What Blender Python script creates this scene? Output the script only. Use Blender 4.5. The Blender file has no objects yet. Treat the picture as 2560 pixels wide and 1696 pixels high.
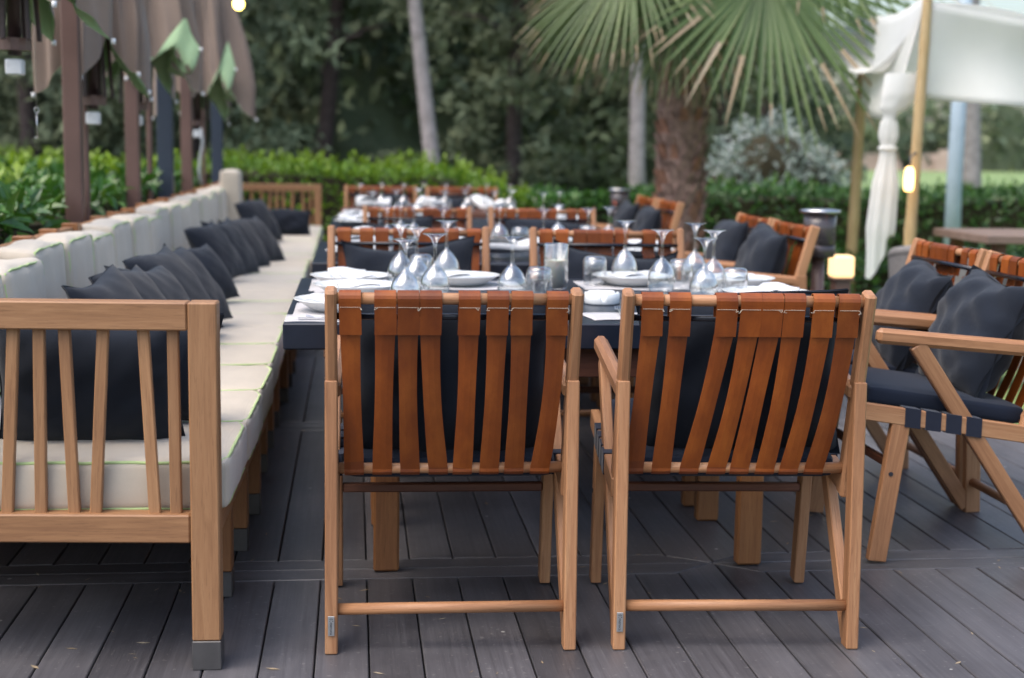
import bpy, bmesh, math, random
from mathutils import Vector, Matrix, Euler
from math import sin, cos, pi, radians
random.seed(7)
scene = bpy.context.scene
COL = scene.collection
rnd = random.Random(11)

# ---------------------------------------------------------------- mesh builder
class MB:
    """collects shapes and links them as ONE mesh object; 'g' is a per-vertex grain/variation vector"""
    def __init__(s):
        s.v = []; s.f = []; s.g = []; s.m = []
    def add(s, vs, fs, gs=None, mat=0):
        b = len(s.v)
        s.v.extend([tuple(p) for p in vs])
        if gs is None: gs = [tuple(p) for p in vs]
        s.g.extend([tuple(p) for p in gs])
        s.f.extend([tuple(i + b for i in f) for f in fs])
        s.m.extend([mat] * len(fs))
    def cbox(s, size, mat4, c=0.003, mat=0, grain=None, taper=None):
        """chamfered box; local z is the long (grain) axis"""
        hx, hy, hz = size[0] / 2, size[1] / 2, size[2] / 2
        c = min(c, hx * .6, hy * .6, hz * .6)
        off = grain if grain else (rnd.random() * 20, rnd.random() * 20, rnd.random() * 20)
        vs = []; idx = {}
        for sx in (-1, 1):
            for sy in (-1, 1):
                for sz in (-1, 1):
                    t = 1.0
                    if taper and sz > 0: t = taper
                    for a in range(3):
                        p = [sx * (hx - (0 if a == 0 else c)) * t, sy * (hy - (0 if a == 1 else c)) * t, sz * (hz - (0 if a == 2 else c))]
                        idx[(sx, sy, sz, a)] = len(vs); vs.append(Vector(p))
        fs = []
        def I(sx, sy, sz, a): return idx[(sx, sy, sz, a)]
        for sg in (-1, 1):
            fs.append([I(sg, -1, -1, 0), I(sg, 1, -1, 0), I(sg, 1, 1, 0), I(sg, -1, 1, 0)][::sg])
            fs.append([I(-1, sg, -1, 1), I(-1, sg, 1, 1), I(1, sg, 1, 1), I(1, sg, -1, 1)][::sg])
            fs.append([I(-1, -1, sg, 2), I(1, -1, sg, 2), I(1, 1, sg, 2), I(-1, 1, sg, 2)][::sg])
        for a, b in ((-1, -1), (-1, 1), (1, -1), (1, 1)):
            fs.append([I(a, b, -1, 0), I(a, b, 1, 0), I(a, b, 1, 1), I(a, b, -1, 1)][::(1 if a * b > 0 else -1)])
            fs.append([I(a, -1, b, 0), I(a, -1, b, 2), I(a, 1, b, 2), I(a, 1, b, 0)][::(1 if a * b > 0 else -1)])
            fs.append([I(-1, a, b, 1), I(1, a, b, 1), I(1, a, b, 2), I(-1, a, b, 2)][::(1 if a * b > 0 else -1)])
        for sx in (-1, 1):
            for sy in (-1, 1):
                for sz in (-1, 1):
                    fs.append([I(sx, sy, sz, 0), I(sx, sy, sz, 1), I(sx, sy, sz, 2)][::(1 if sx * sy * sz > 0 else -1)])
        s.add([mat4 @ p for p in vs], fs, [(p.x + off[0], p.y + off[1], p.z + off[2]) for p in vs], mat)
    def box(s, lo, hi, c=0.003, mat=0, axis=2):
        """axis-aligned chamfered box, grain along the given axis"""
        ctr = [(a + b) / 2 for a, b in zip(lo, hi)]; d = [abs(b - a) for a, b in zip(lo, hi)]
        if axis == 2: R = Matrix.Identity(4); sz = d
        elif axis == 0: R = Matrix(((0, 0, 1, 0), (1, 0, 0, 0), (0, 1, 0, 0), (0, 0, 0, 1))); sz = (d[1], d[2], d[0])
        else: R = Matrix(((0, 1, 0, 0), (0, 0, 1, 0), (1, 0, 0, 0), (0, 0, 0, 1))); sz = (d[2], d[0], d[1])
        s.cbox(sz, Matrix.Translation(ctr) @ R, c, mat)
    def beam(s, p0, p1, w, h, side=(1, 0, 0), c=0.003, mat=0, taper=None):
        """bar from p0 to p1: w along 'side', h across"""
        p0 = Vector(p0); p1 = Vector(p1); z = (p1 - p0); L = z.length; z.normalize()
        x = Vector(side); x = (x - z * x.dot(z)).normalized(); y = z.cross(x)
        M = Matrix(((x.x, y.x, z.x, 0), (x.y, y.y, z.y, 0), (x.z, y.z, z.z, 0), (0, 0, 0, 1)))
        s.cbox((w, h, L), Matrix.Translation((p0 + p1) / 2) @ M, c, mat, taper=taper)
    def tube(s, pts, r, n=10, cap=True, mat=0):
        pts = [Vector(p) for p in pts]; rs = r if isinstance(r, (list, tuple)) else [r] * len(pts)
        off = (rnd.random() * 20, rnd.random() * 20, rnd.random() * 20)
        vs = []; gs = []; fs = []; prev = None; L = 0
        for i, p in enumerate(pts):
            t = (pts[min(i + 1, len(pts) - 1)] - pts[max(i - 1, 0)]).normalized()
            if prev is None:
                a = Vector((0, 0, 1)) if abs(t.z) < .9 else Vector((1, 0, 0))
                u = t.cross(a).normalized()
            else:
                u = (prev - t * prev.dot(t)).normalized()
            prev = u; w = t.cross(u)
            if i: L += (p - pts[i - 1]).length
            for k in range(n):
                a = 2 * pi * k / n
                d = u * cos(a) * rs[i] + w * sin(a) * rs[i]
                vs.append(p + d); gs.append((cos(a) * rs[i] + off[0], sin(a) * rs[i] + off[1], L + off[2]))
        for i in range(len(pts) - 1):
            for k in range(n):
                a = i * n + k; b = i * n + (k + 1) % n
                fs.append((a, b, b + n, a + n))
        if cap:
            fs.append(tuple(range(n))[::-1]); fs.append(tuple((len(pts) - 1) * n + k for k in range(n)))
        s.add(vs, fs, gs, mat)
    def lathe(s, prof, n=24, ctr=(0, 0, 0), mat=0, closed=False, wob=0):
        """profile [(r,z)...] about z"""
        vs = []; fs = []; m = len(prof)
        for (r, z) in prof:
            for k in range(n):
                a = 2 * pi * k / n
                rr = r * (1 + wob * sin(3 * a + z * 9))
                vs.append((ctr[0] + rr * cos(a), ctr[1] + rr * sin(a), ctr[2] + z))
        for i in range(m - 1 if not closed else m):
            for k in range(n):
                a = i * n + k; b = i * n + (k + 1) % n; j = (i + 1) % m
                fs.append((a, b, j * n + (k + 1) % n, j * n + k))
        s.add(vs, fs, None, mat)
    def grid(s, fn, nu, nv, mat=0, g=None, wrap=False):
        vs = []; gs = []; fs = []
        for j in range(nv + 1):
            for i in range(nu + (0 if wrap else 1)):
                u, v = i / nu, j / nv
                p = fn(u, v); vs.append(p); gs.append(g(u, v) if g else p)
        w = nu if wrap else nu + 1
        for j in range(nv):
            for i in range(nu):
                a = j * w + i; b = j * w + (i + 1) % w
                fs.append((a, b, b + w, a + w))
        s.add(vs, fs, gs, mat)
    def build(s, name, mats, parent=None, smooth=False, loc=None):
        me = bpy.data.meshes.new(name)
        me.from_pydata(s.v, [], s.f)
        if not isinstance(mats, (list, tuple)): mats = [mats]
        for m in mats: me.materials.append(m)
        me.polygons.foreach_set('material_index', s.m)
        if smooth: me.polygons.foreach_set('use_smooth', [True] * len(s.f))
        at = me.attributes.new('g', 'FLOAT_VECTOR', 'POINT')
        at.data.foreach_set('vector', [c for p in s.g for c in p])
        me.update()
        o = bpy.data.objects.new(name, me); COL.objects.link(o)
        if parent: o.parent = parent
        if loc: o.location = loc
        return o

def tag(o, label=None, cat=None, group=None, kind=None):
    if label: o['label'] = label
    if cat: o['category'] = cat
    if group: o['group'] = group
    if kind: o['kind'] = kind
    return o
def thing(name, label, cat, loc=(0, 0, 0), rz=0, group=None, scale=None):
    o = bpy.data.objects.new(name, None); COL.objects.link(o)
    o.location = loc; o.rotation_euler = (0, 0, rz); o.empty_display_size = .1
    if scale: o.scale = scale
    return tag(o, label, cat, group)
def copy_tree(o, parent=None, top=True):
    c = o.copy(); COL.objects.link(c); c.parent = parent
    for k in ('label',):
        if top and k in c: del c[k]
    for ch in list(o.children): copy_tree(ch, c, False)
    return c
def place(src, label, loc, rz=0, scale=None, used=set(), group=None):
    """first call moves the source itself, later calls copy it"""
    if src.name not in used:
        used.add(src.name); o = src
    else: o = copy_tree(src)
    o.location = loc; o.rotation_euler = (0, 0, rz)
    if scale: o.scale = scale
    o['label'] = label
    if group: o['group'] = group
    return o

# ---------------------------------------------------------------- materials
def newmat(name):
    m = bpy.data.materials.new(name); m.use_nodes = True
    nt = m.node_tree; b = nt.nodes['Principled BSDF']
    return m, nt, b
def N(nt, t, **kw):
    n = nt.nodes.new(t)
    for k, v in kw.items(): setattr(n, k, v)
    return n
def ramp(nt, fac, stops, interp='LINEAR'):
    r = N(nt, 'ShaderNodeValToRGB'); r.color_ramp.interpolation = interp
    e = r.color_ramp.elements
    while len(e) > 1: e.remove(e[-1])
    e[0].position = stops[0][0]; e[0].color = (*stops[0][1], 1)
    for p, c in stops[1:]:
        x = e.new(p); x.color = (*c, 1)
    nt.links.new(fac, r.inputs[0]); return r.outputs[0]
def gattr(nt):
    return N(nt, 'ShaderNodeAttribute', attribute_name='g').outputs['Vector']
def mapping(nt, vec, scale=(1, 1, 1), loc=(0, 0, 0)):
    m = N(nt, 'ShaderNodeMapping'); m.inputs['Scale'].default_value = scale; m.inputs['Location'].default_value = loc
    nt.links.new(vec, m.inputs['Vector']); return m.outputs[0]
def noise(nt, vec, scale=5, detail=4, rough=.6, dist=0):
    n = N(nt, 'ShaderNodeTexNoise'); n.inputs['Scale'].default_value = scale
    n.inputs['Detail'].default_value = detail; n.inputs['Roughness'].default_value = rough
    n.inputs['Distortion'].default_value = dist
    if vec is not None: nt.links.new(vec, n.inputs['Vector'])
    return n.outputs['Fac']
def bump(nt, b, h, strength=.3, dist=.002):
    bm = N(nt, 'ShaderNodeBump'); bm.inputs['Strength'].default_value = strength; bm.inputs['Distance'].default_value = dist
    nt.links.new(h, bm.inputs['Height']); nt.links.new(bm.outputs[0], b.inputs['Normal'])
def mixc(nt, fac, a, b, mode='MIX'):
    m = N(nt, 'ShaderNodeMix', data_type='RGBA', blend_type=mode)
    if isinstance(fac, (int, float)): m.inputs[0].default_value = fac
    else: nt.links.new(fac, m.inputs[0])
    for i, x in ((6, a), (7, b)):
        if isinstance(x, tuple): m.inputs[i].default_value = (*x, 1)
        else: nt.links.new(x, m.inputs[i])
    return m.outputs[2]
def math_(nt, op, a, b=None):
    m = N(nt, 'ShaderNodeMath', operation=op)
    for i, x in enumerate((a, b)):
        if x is None: continue
        if isinstance(x, (int, float)): m.inputs[i].default_value = x
        else: nt.links.new(x, m.inputs[i])
    return m.outputs[0]

def wood(name, dark, mid, light, rough=.5, grain=1.0, coat=0):
    m, nt, b = newmat(name)
    g = gattr(nt)
    v1 = mapping(nt, g, (55 * grain, 55 * grain, 3.2))
    n1 = noise(nt, v1, 1, 5, .65, 1.2)
    v2 = mapping(nt, g, (7, 7, .8)); n2 = noise(nt, v2, 1, 3, .5)
    v3 = mapping(nt, g, (420, 420, 14)); n3 = noise(nt, v3, 1, 2, .6)
    f = math_(nt, 'ADD', math_(nt, 'MULTIPLY', n1, .55), math_(nt, 'MULTIPLY', n2, .45))
    c = ramp(nt, f, [(.32, dark), (.5, mid), (.68, light)])
    c = mixc(nt, math_(nt, 'MULTIPLY', math_(nt, 'GREATER_THAN', n3, .62), .35), c, tuple(x * .55 for x in dark))
    oi = N(nt, 'ShaderNodeObjectInfo')
    hs = N(nt, 'ShaderNodeHueSaturation'); nt.links.new(c, hs.inputs['Color'])
    mr = N(nt, 'ShaderNodeMapRange'); mr.inputs[3].default_value = .66; mr.inputs[4].default_value = .84; hs.inputs['Saturation'].default_value = .93
    nt.links.new(oi.outputs['Random'], mr.inputs[0]); nt.links.new(mr.outputs[0], hs.inputs['Value'])
    nt.links.new(hs.outputs[0], b.inputs['Base Color'])
    b.inputs['Roughness'].default_value = rough
    b.inputs['Coat Weight'].default_value = coat
    bump(nt, b, math_(nt, 'ADD', n1, math_(nt, 'MULTIPLY', n3, .6)), .25, .0015)
    return m
M = {}
M['wood'] = wood('beech wood', (.32, .128, .044), (.50, .222, .086), (.64, .33, .145), .48)
M['wood_dark'] = wood('reddish wood', (.12, .035, .014), (.18, .055, .022), (.24, .085, .035), .5)
M['wood_legs'] = wood('table leg wood', (.28, .10, .024), (.40, .155, .040), (.50, .21, .062), .45)
M['bamboo'] = wood('bamboo', (.40, .26, .10), (.55, .38, .17), (.66, .49, .25), .45, .4)
M['bench_wood'] = wood('bench wood', (.27, .115, .042), (.42, .195, .072), (.54, .27, .11), .5)

def fabric(name, col, var=.25, scale=900, rough=.9, sheen=.3, bumpd=.0012, blot=6):
    m, nt, b = newmat(name)
    b.inputs['Specular IOR Level'].default_value = .2 if sum(col) < .2 else .4
    tc = N(nt, 'ShaderNodeTexCoord').outputs['Object']
    w1 = N(nt, 'ShaderNodeTexWave', wave_type='BANDS', bands_direction='X'); w1.inputs['Scale'].default_value = scale / 6
    w2 = N(nt, 'ShaderNodeTexWave', wave_type='BANDS', bands_direction='Z'); w2.inputs['Scale'].default_value = scale / 6
    for w in (w1, w2):
        w.inputs['Distortion'].default_value = 1.5; w.inputs['Detail Scale'].default_value = 2
        nt.links.new(tc, w.inputs['Vector'])
    n = noise(nt, tc, blot, 5, .65)
    n2 = noise(nt, tc, scale / 3, 2, .6)
    c = ramp(nt, n, [(.3, tuple(x * (1 - var) for x in col)), (.7, tuple(x * (1 + var) for x in col))])
    c = mixc(nt, math_(nt, 'MULTIPLY', n2, .35), c, tuple(x * .72 for x in col))
    nt.links.new(c, b.inputs['Base Color'])
    b.inputs['Roughness'].default_value = rough; b.inputs['Sheen Weight'].default_value = sheen
    b.inputs['Sheen Roughness'].default_value = .5
    h = math_(nt, 'ADD', math_(nt, 'MULTIPLY', w1.outputs['Fac'], .4), math_(nt, 'ADD', math_(nt, 'MULTIPLY', w2.outputs['Fac'], .4), n2))
    bump(nt, b, h, .35, bumpd)
    return m
M['beige'] = fabric('beige canvas', (.55, .485, .395), .08, 900, .92, .25)
M['piping'] = fabric('lime piping', (.44, .56, .25), .12, 900, .8, .1)
M['charcoal'] = fabric('charcoal cotton', (.008, .012, .021), .28, 1100, .88, .16, blot=5)
M['navy'] = fabric('navy canvas', (.006, .011, .025), .25, 1000, .75, .12, blot=4)
M['web'] = fabric('navy webbing', (.012, .016, .032), .2, 1300, .7, .2)
M['brown_cloth'] = fabric('brown parasol cloth', (.27, .205, .17), .10, 500, .85, .15, blot=3)
M['green_cloth'] = fabric('pale green lining', (.42, .60, .36), .10, 500, .85, .1, blot=3)
M['napkin'] = fabric('white linen', (.70, .71, .72), .04, 900, .85, .2)
M['mat'] = fabric('pale placemat', (.52, .50, .50), .10, 260, .6, .1)
def drape():
    m, nt, b = newmat('sheer off white cloth')
    tc = N(nt, 'ShaderNodeTexCoord').outputs['Object']
    n = noise(nt, tc, 3, 4, .5)
    c = ramp(nt, n, [(.3, (.86, .86, .84)), (.7, (.92, .92, .90))])
    nt.links.new(c, b.inputs['Base Color']); b.inputs['Roughness'].default_value = .9
    tr = N(nt, 'ShaderNodeBsdfTranslucent'); nt.links.new(c, tr.inputs[0])
    mx = N(nt, 'ShaderNodeMixShader'); mx.inputs[0].default_value = .5
    nt.links.new(b.outputs[0], mx.inputs[1]); nt.links.new(tr.outputs[0], mx.inputs[2])
    nt.links.new(mx.outputs[0], nt.nodes['Material Output'].inputs[0])
    return m
M['drape'] = drape()
def leather():
    m, nt, b = newmat('tan leather')
    g = gattr(nt)
    n = noise(nt, mapping(nt, g, (9, 9, 5)), 1, 5, .65)
    n2 = noise(nt, mapping(nt, g, (260, 260, 260)), 1, 3, .6)
    n4 = noise(nt, mapping(nt, g, (3.5, 3.5, 1.6)), 1, 2, .5)
    c = ramp(nt, n, [(.33, (.20, .042, .004)), (.5, (.29, .066, .006)), (.67, (.40, .105, .012))])
    c = mixc(nt, math_(nt, 'MULTIPLY', n2, .3), c, (.16, .032, .004))
    sep = N(nt, 'ShaderNodeSeparateXYZ'); nt.links.new(g, sep.inputs[0])
    # lower ends of the straps turn darker along an uneven edge
    st = math_(nt, 'ADD', sep.outputs['Z'], math_(nt, 'MULTIPLY', n4, .12))
    low_end = math_(nt, 'LESS_THAN', st, .075)
    c = mixc(nt, math_(nt, 'MULTIPLY', low_end, .45), c, (.15, .035, .014))
    oi = N(nt, 'ShaderNodeObjectInfo'); hs = N(nt, 'ShaderNodeHueSaturation'); nt.links.new(c, hs.inputs['Color'])
    mr = N(nt, 'ShaderNodeMapRange'); mr.inputs[3].default_value = .62; mr.inputs[4].default_value = .98
    nt.links.new(oi.outputs['Random'], mr.inputs[0]); nt.links.new(mr.outputs[0], hs.inputs['Value']); c = hs.outputs[0]
    nt.links.new(c, b.inputs['Base Color'])
    r = math_(nt, 'ADD', math_(nt, 'MULTIPLY', n, .25), .34); nt.links.new(r, b.inputs['Roughness'])
    b.inputs['Specular IOR Level'].default_value = .45
    bump(nt, b, math_(nt, 'ADD', n2, n), .3, .0012)
    return m
M['leather'] = leather()
def plain(name, col, rough=.5, metal=0, spec=.5, coat=0, nscale=30, var=.12, bmp=.0):
    m, nt, b = newmat(name)
    tc = N(nt, 'ShaderNodeTexCoord').outputs['Object']
    n = noise(nt, tc, nscale, 4, .6)
    c = ramp(nt, n, [(.3, tuple(x * (1 - var) for x in col)), (.7, tuple(min(1, x * (1 + var)) for x in col))])
    nt.links.new(c, b.inputs['Base Color']); b.inputs['Roughness'].default_value = rough
    b.inputs['Metallic'].default_value = metal; b.inputs['Specular IOR Level'].default_value = spec
    b.inputs['Coat Weight'].default_value = coat
    if bmp: bump(nt, b, n, bmp, .002)
    return m
M['navy_top'] = plain('navy tabletop', (.009, .013, .025), .36, 0, .5, 0, 12, .2)
M['cap'] = plain('grey leg cap', (.105, .10, .10), .42, .5, .5, 0, 14, .15)
M['steel'] = plain('steel', (.55, .55, .56), .28, 1, .5, 0, 30, .05)
M['plate_metal'] = plain('dull metal tag', (.42, .42, .42), .45, .7, .5, 0, 60, .1)
M['ink'] = plain('dark print', (.02, .02, .03), .6)
M['stitch'] = plain('pale thread', (.62, .56, .46), .8)
M['blackrod'] = plain('black rod', (.012, .014, .022), .25, .2, .6)
M['china'] = plain('white china', (.80, .82, .82), .18, 0, .5, .2, 8, .02)
M['brown_metal'] = plain('brown painted metal', (.135, .078, .066), .42, 0, .5, 0, 3, .15)
M['dark_rib'] = plain('dark brown ribs', (.045, .026, .026), .4, 0, .5)
M['navy_metal'] = plain('dark blue post paint', (.030, .042, .065), .4, 0, .5, 0, 3, .12)
M['cap_white'] = plain('white plastic', (.75, .76, .78), .35)
M['cord'] = plain('grey cord', (.35, .38, .40), .7)
M['bluepole'] = plain('pale blue pole paint', (.33, .42, .50), .5, 0, .5, 0, 4, .12)
M['greywick'] = plain('grey wicker', (.20, .19, .185), .75, 0, .3, 0, 90, .3, .5)
M['smoke_metal'] = plain('smoked steel lantern', (.10, .085, .09), .28, .7, .5, 0, 5, .15)
M['wax'] = plain('cream wax', (.74, .74, .64), .45, 0, .5, 0, 10, .03)
M['wax'].node_tree.nodes['Principled BSDF'].inputs['Subsurface Weight'].default_value = .25
def glass(name, tint=(.97, .985, .98)):
    m, nt, b = newmat(name)
    b.inputs['Base Color'].default_value = (*tint, 1); b.inputs['Transmission Weight'].default_value = 1
    b.inputs['Roughness'].default_value = .01; b.inputs['IOR'].default_value = 1.48
    return m
M['glass'] = glass('clear glass')
def thin_glass():
    m, nt, b = newmat('thin clear glass')
    gl_ = N(nt, 'ShaderNodeBsdfGlossy'); gl_.inputs['Roughness'].default_value = .03; gl_.inputs['Color'].default_value = (1, 1, 1, 1)
    tr = N(nt, 'ShaderNodeBsdfTransparent'); tr.inputs['Color'].default_value = (.985, .99, .99, 1)
    lw = N(nt, 'ShaderNodeLayerWeight'); lw.inputs['Blend'].default_value = .5
    f = math_(nt, 'ADD', math_(nt, 'MULTIPLY', math_(nt, 'POWER', lw.outputs['Facing'], 2.0), .80), .12)
    m2 = N(nt, 'ShaderNodeMixShader'); nt.links.new(f, m2.inputs[0]); nt.links.new(tr.outputs[0], m2.inputs[1]); nt.links.new(gl_.outputs[0], m2.inputs[2])
    nt.links.new(m2.outputs[0], nt.nodes['Material Output'].inputs[0])
    nt.nodes.remove(b)
    return m
M['glass'] = thin_glass()

def emis(name, col, strength, edge=None):
    m, nt, b = newmat(name)
    b.inputs['Base Color'].default_value = (.4, .3, .2, 1)
    b.inputs['Emission Color'].default_value = (*col, 1); b.inputs['Emission Strength'].default_value = strength
    return m
M['glow'] = emis('glowing shade', (1, .60, .26), .85)
M['glow_bulb'] = emis('lit bulb', (1, .74, .16), 5)
M['glow_lantern'] = emis('lit lantern', (1, .52, .16), 3)
M['ember'] = emis('ember', (1, .22, .06), 3.0)
def leafmat(name, c0, c1, c2, rough=.45, trans=.25, spec=.5):
    m, nt, b = newmat(name)
    g = N(nt, 'ShaderNodeSeparateXYZ'); nt.links.new(gattr(nt), g.inputs[0])
    c = ramp(nt, g.outputs['X'], [(0, c0), (.5, c1), (1, c2)])
    nt.links.new(c, b.inputs['Base Color']); b.inputs['Roughness'].default_value = rough
    b.inputs['Specular IOR Level'].default_value = spec
    tr = N(nt, 'ShaderNodeBsdfTranslucent'); nt.links.new(mixc(nt, .5, c, c2), tr.inputs[0])
    mx = N(nt, 'ShaderNodeMixShader'); mx.inputs[0].default_value = trans
    nt.links.new(b.outputs[0], mx.inputs[1]); nt.links.new(tr.outputs[0], mx.inputs[2])
    nt.links.new(mx.outputs[0], nt.nodes['Material Output'].inputs[0])
    return m
M['laurel'] = leafmat('laurel leaves', (.022, .075, .012), (.045, .14, .018), (.10, .22, .02), .33, .2, .6)
M['laurel_young'] = leafmat('young laurel leaves', (.05, .13, .012), (.12, .24, .015), (.24, .36, .02), .4, .35)
M['laurel_dark'] = leafmat('dark hedge leaves', (.020, .062, .014), (.042, .115, .022), (.085, .175, .030), .4, .2)
M['pine'] = leafmat('pine foliage', (.09, .12, .085), (.15, .20, .135), (.21, .26, .15), .8, .12, .2)
M['pine2'] = leafmat('olive green foliage', (.11, .135, .085), (.18, .215, .135), (.25, .275, .16), .8, .12, .2)
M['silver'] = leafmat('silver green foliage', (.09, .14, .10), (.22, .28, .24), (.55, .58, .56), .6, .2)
M['palm'] = leafmat('palm leaves', (.05, .095, .022), (.10, .16, .045), (.19, .25, .09), .38, .25, .5)
M['palm_tip'] = leafmat('dry palm tips', (.28, .20, .12), (.40, .31, .20), (.52, .44, .32), .7, .2)
M['bark_palm'] = plain('palm bark', (.27, .185, .155), .85, 0, .2, 0, 14, .5, .8)
M['bark_red'] = plain('red palm fibre', (.27, .145, .10), .85, 0, .2, 0, 14, .4, .8)
M['bark_pale'] = plain('pale tree bark', (.30, .27, .27), .9, 0, .2, 0, 9, .25, .8)
M['bark_dark'] = plain('dark tree bark', (.07, .055, .055), .9, 0, .2, 0, 9, .3, .8)
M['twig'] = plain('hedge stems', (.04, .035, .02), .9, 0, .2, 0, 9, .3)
def deckmat():
    m, nt, b = newmat('weathered deck boards')
    g = gattr(nt)
    n1 = noise(nt, mapping(nt, g, (90, 90, 2.2)), 1, 4, .7)
    n2 = noise(nt, mapping(nt, g, (3, 3, .9)), 1, 5, .65)
    tc = N(nt, 'ShaderNodeTexCoord').outputs['Object']
    n3 = noise(nt, tc, 2.2, 6, .7)
    v = N(nt, 'ShaderNodeTexVoronoi', feature='F1'); v.inputs['Scale'].default_value = 5.5; nt.links.new(tc, v.inputs['Vector'])
    speck = math_(nt, 'LESS_THAN', v.outputs['Distance'], .035)
    sc = noise(nt, mapping(nt, tc, (5, 38, 1)), 1, 3, .7, 2.5)
    scr = math_(nt, 'GREATER_THAN', sc, .70)
    f = math_(nt, 'ADD', math_(nt, 'MULTIPLY', n1, .35), math_(nt, 'ADD', math_(nt, 'MULTIPLY', n2, .4), math_(nt, 'MULTIPLY', n3, .25)))
    c = ramp(nt, f, [(.34, (.044, .042, .047)), (.5, (.084, .081, .089)), (.68, (.145, .140, .150))])
    n5 = noise(nt, tc, 1.1, 7, .75, .6)
    dust = N(nt, 'ShaderNodeMapRange'); dust.inputs[1].default_value = .50; dust.inputs[2].default_value = .72; dust.inputs[4].default_value = .45; nt.links.new(n5, dust.inputs[0])
    c = mixc(nt, dust.outputs[0], c, (.165, .155, .155))
    fine = noise(nt, mapping(nt, tc, (60, 60, 60)), 1, 2, .5)
    c = mixc(nt, math_(nt, 'MULTIPLY', math_(nt, 'GREATER_THAN', fine, .68), .30), c, (.30, .28, .27))
    c = mixc(nt, math_(nt, 'MULTIPLY', scr, .32), c, (.22, .21, .205))
    c = mixc(nt, math_(nt, 'MULTIPLY', speck, .75), c, (.45, .44, .42))
    ge = N(nt, 'ShaderNodeNewGeometry'); hs = N(nt, 'ShaderNodeHueSaturation'); nt.links.new(c, hs.inputs['Color'])
    mr = N(nt, 'ShaderNodeMapRange'); mr.inputs[3].default_value = .74; mr.inputs[4].default_value = 1.25
    nt.links.new(ge.outputs['Random Per Island'], mr.inputs[0]); nt.links.new(mr.outputs[0], hs.inputs['Value']); c = hs.outputs[0]
    nt.links.new(c, b.inputs['Base Color'])
    r = math_(nt, 'ADD', math_(nt, 'MULTIPLY', n3, .35), .26); nt.links.new(r, b.inputs['Roughness'])
    b.inputs['Specular IOR Level'].default_value = .55
    bump(nt, b, math_(nt, 'ADD', n1, math_(nt, 'MULTIPLY', n3, .5)), .35, .002)
    return m
M['deck'] = deckmat()
M['gap'] = plain('dark joist gap', (.008, .007, .008), .9)
def groundmat(name, stops, scale):
    m, nt, b = newmat(name)
    tc = N(nt, 'ShaderNodeTexCoord').outputs['Object']
    n = noise(nt, tc, scale, 8, .7)
    c = ramp(nt, n, stops); nt.links.new(c, b.inputs['Base Color']); b.inputs['Roughness'].default_value = .95
    bump(nt, b, noise(nt, tc, scale * 30, 3, .7), .6, .03)
    return m
M['soil'] = groundmat('soil and leaf litter', [(.35, (.035, .028, .018)), (.5, (.05, .05, .022)), (.65, (.06, .085, .03))], .6)
M['lawn'] = groundmat('mown lawn', [(.35, (.13, .20, .06)), (.55, (.20, .28, .10)), (.7, (.30, .33, .15))], .08)
M['drygrass'] = groundmat('dry reeds', [(.35, (.30, .22, .17)), (.55, (.40, .31, .26)), (.7, (.46, .38, .32))], .4)
# ---------------------------------------------------------------- ground, lawn, deck
g = MB(); g.add([(-400, -60, -.16), (400, -60, -.16), (400, 600, -.16), (-400, 600, -.16)], [(0, 1, 2, 3)])
tag(g.build('ground', M['soil']), kind='structure')
g = MB(); g.add([(3.0, 17.0, -.15), (90, 17.0, -.15), (160, 170, -.15), (9.0, 170, -.15), (4.0, 40, -.15)], [(0, 1, 2, 3, 4)])
tag(g.build('lawn', M['lawn']), kind='structure')
g = MB(); g.add([(2.97, -2, -.03), (22, -2, -.03), (22, 16.9, -.03), (2.97, 16.9, -.03)], [(0, 1, 2, 3)])
tag(g.build('grass', M['lawn']), kind='structure')
g = MB()
for i in range(70):
    x = 20 + i * 2.2 + rnd.uniform(-1, 1); y = 118 + rnd.uniform(-3, 3)
    h = rnd.uniform(1.2, 2.0)
    g.add([(x - 2, y, -.15), (x + 2, y, -.15), (x + 1.6, y + .6, h), (x - 1.5, y + .6, h * .9), (x, y + 2.5, -.15)], [(0, 1, 2, 3), (1, 4, 2), (4, 0, 3), (3, 2, 4)])
tag(g.build('reed_bed', M['drygrass']), 'pinkish dry reeds in a band beyond the lawn', 'reeds', kind='stuff')

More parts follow.
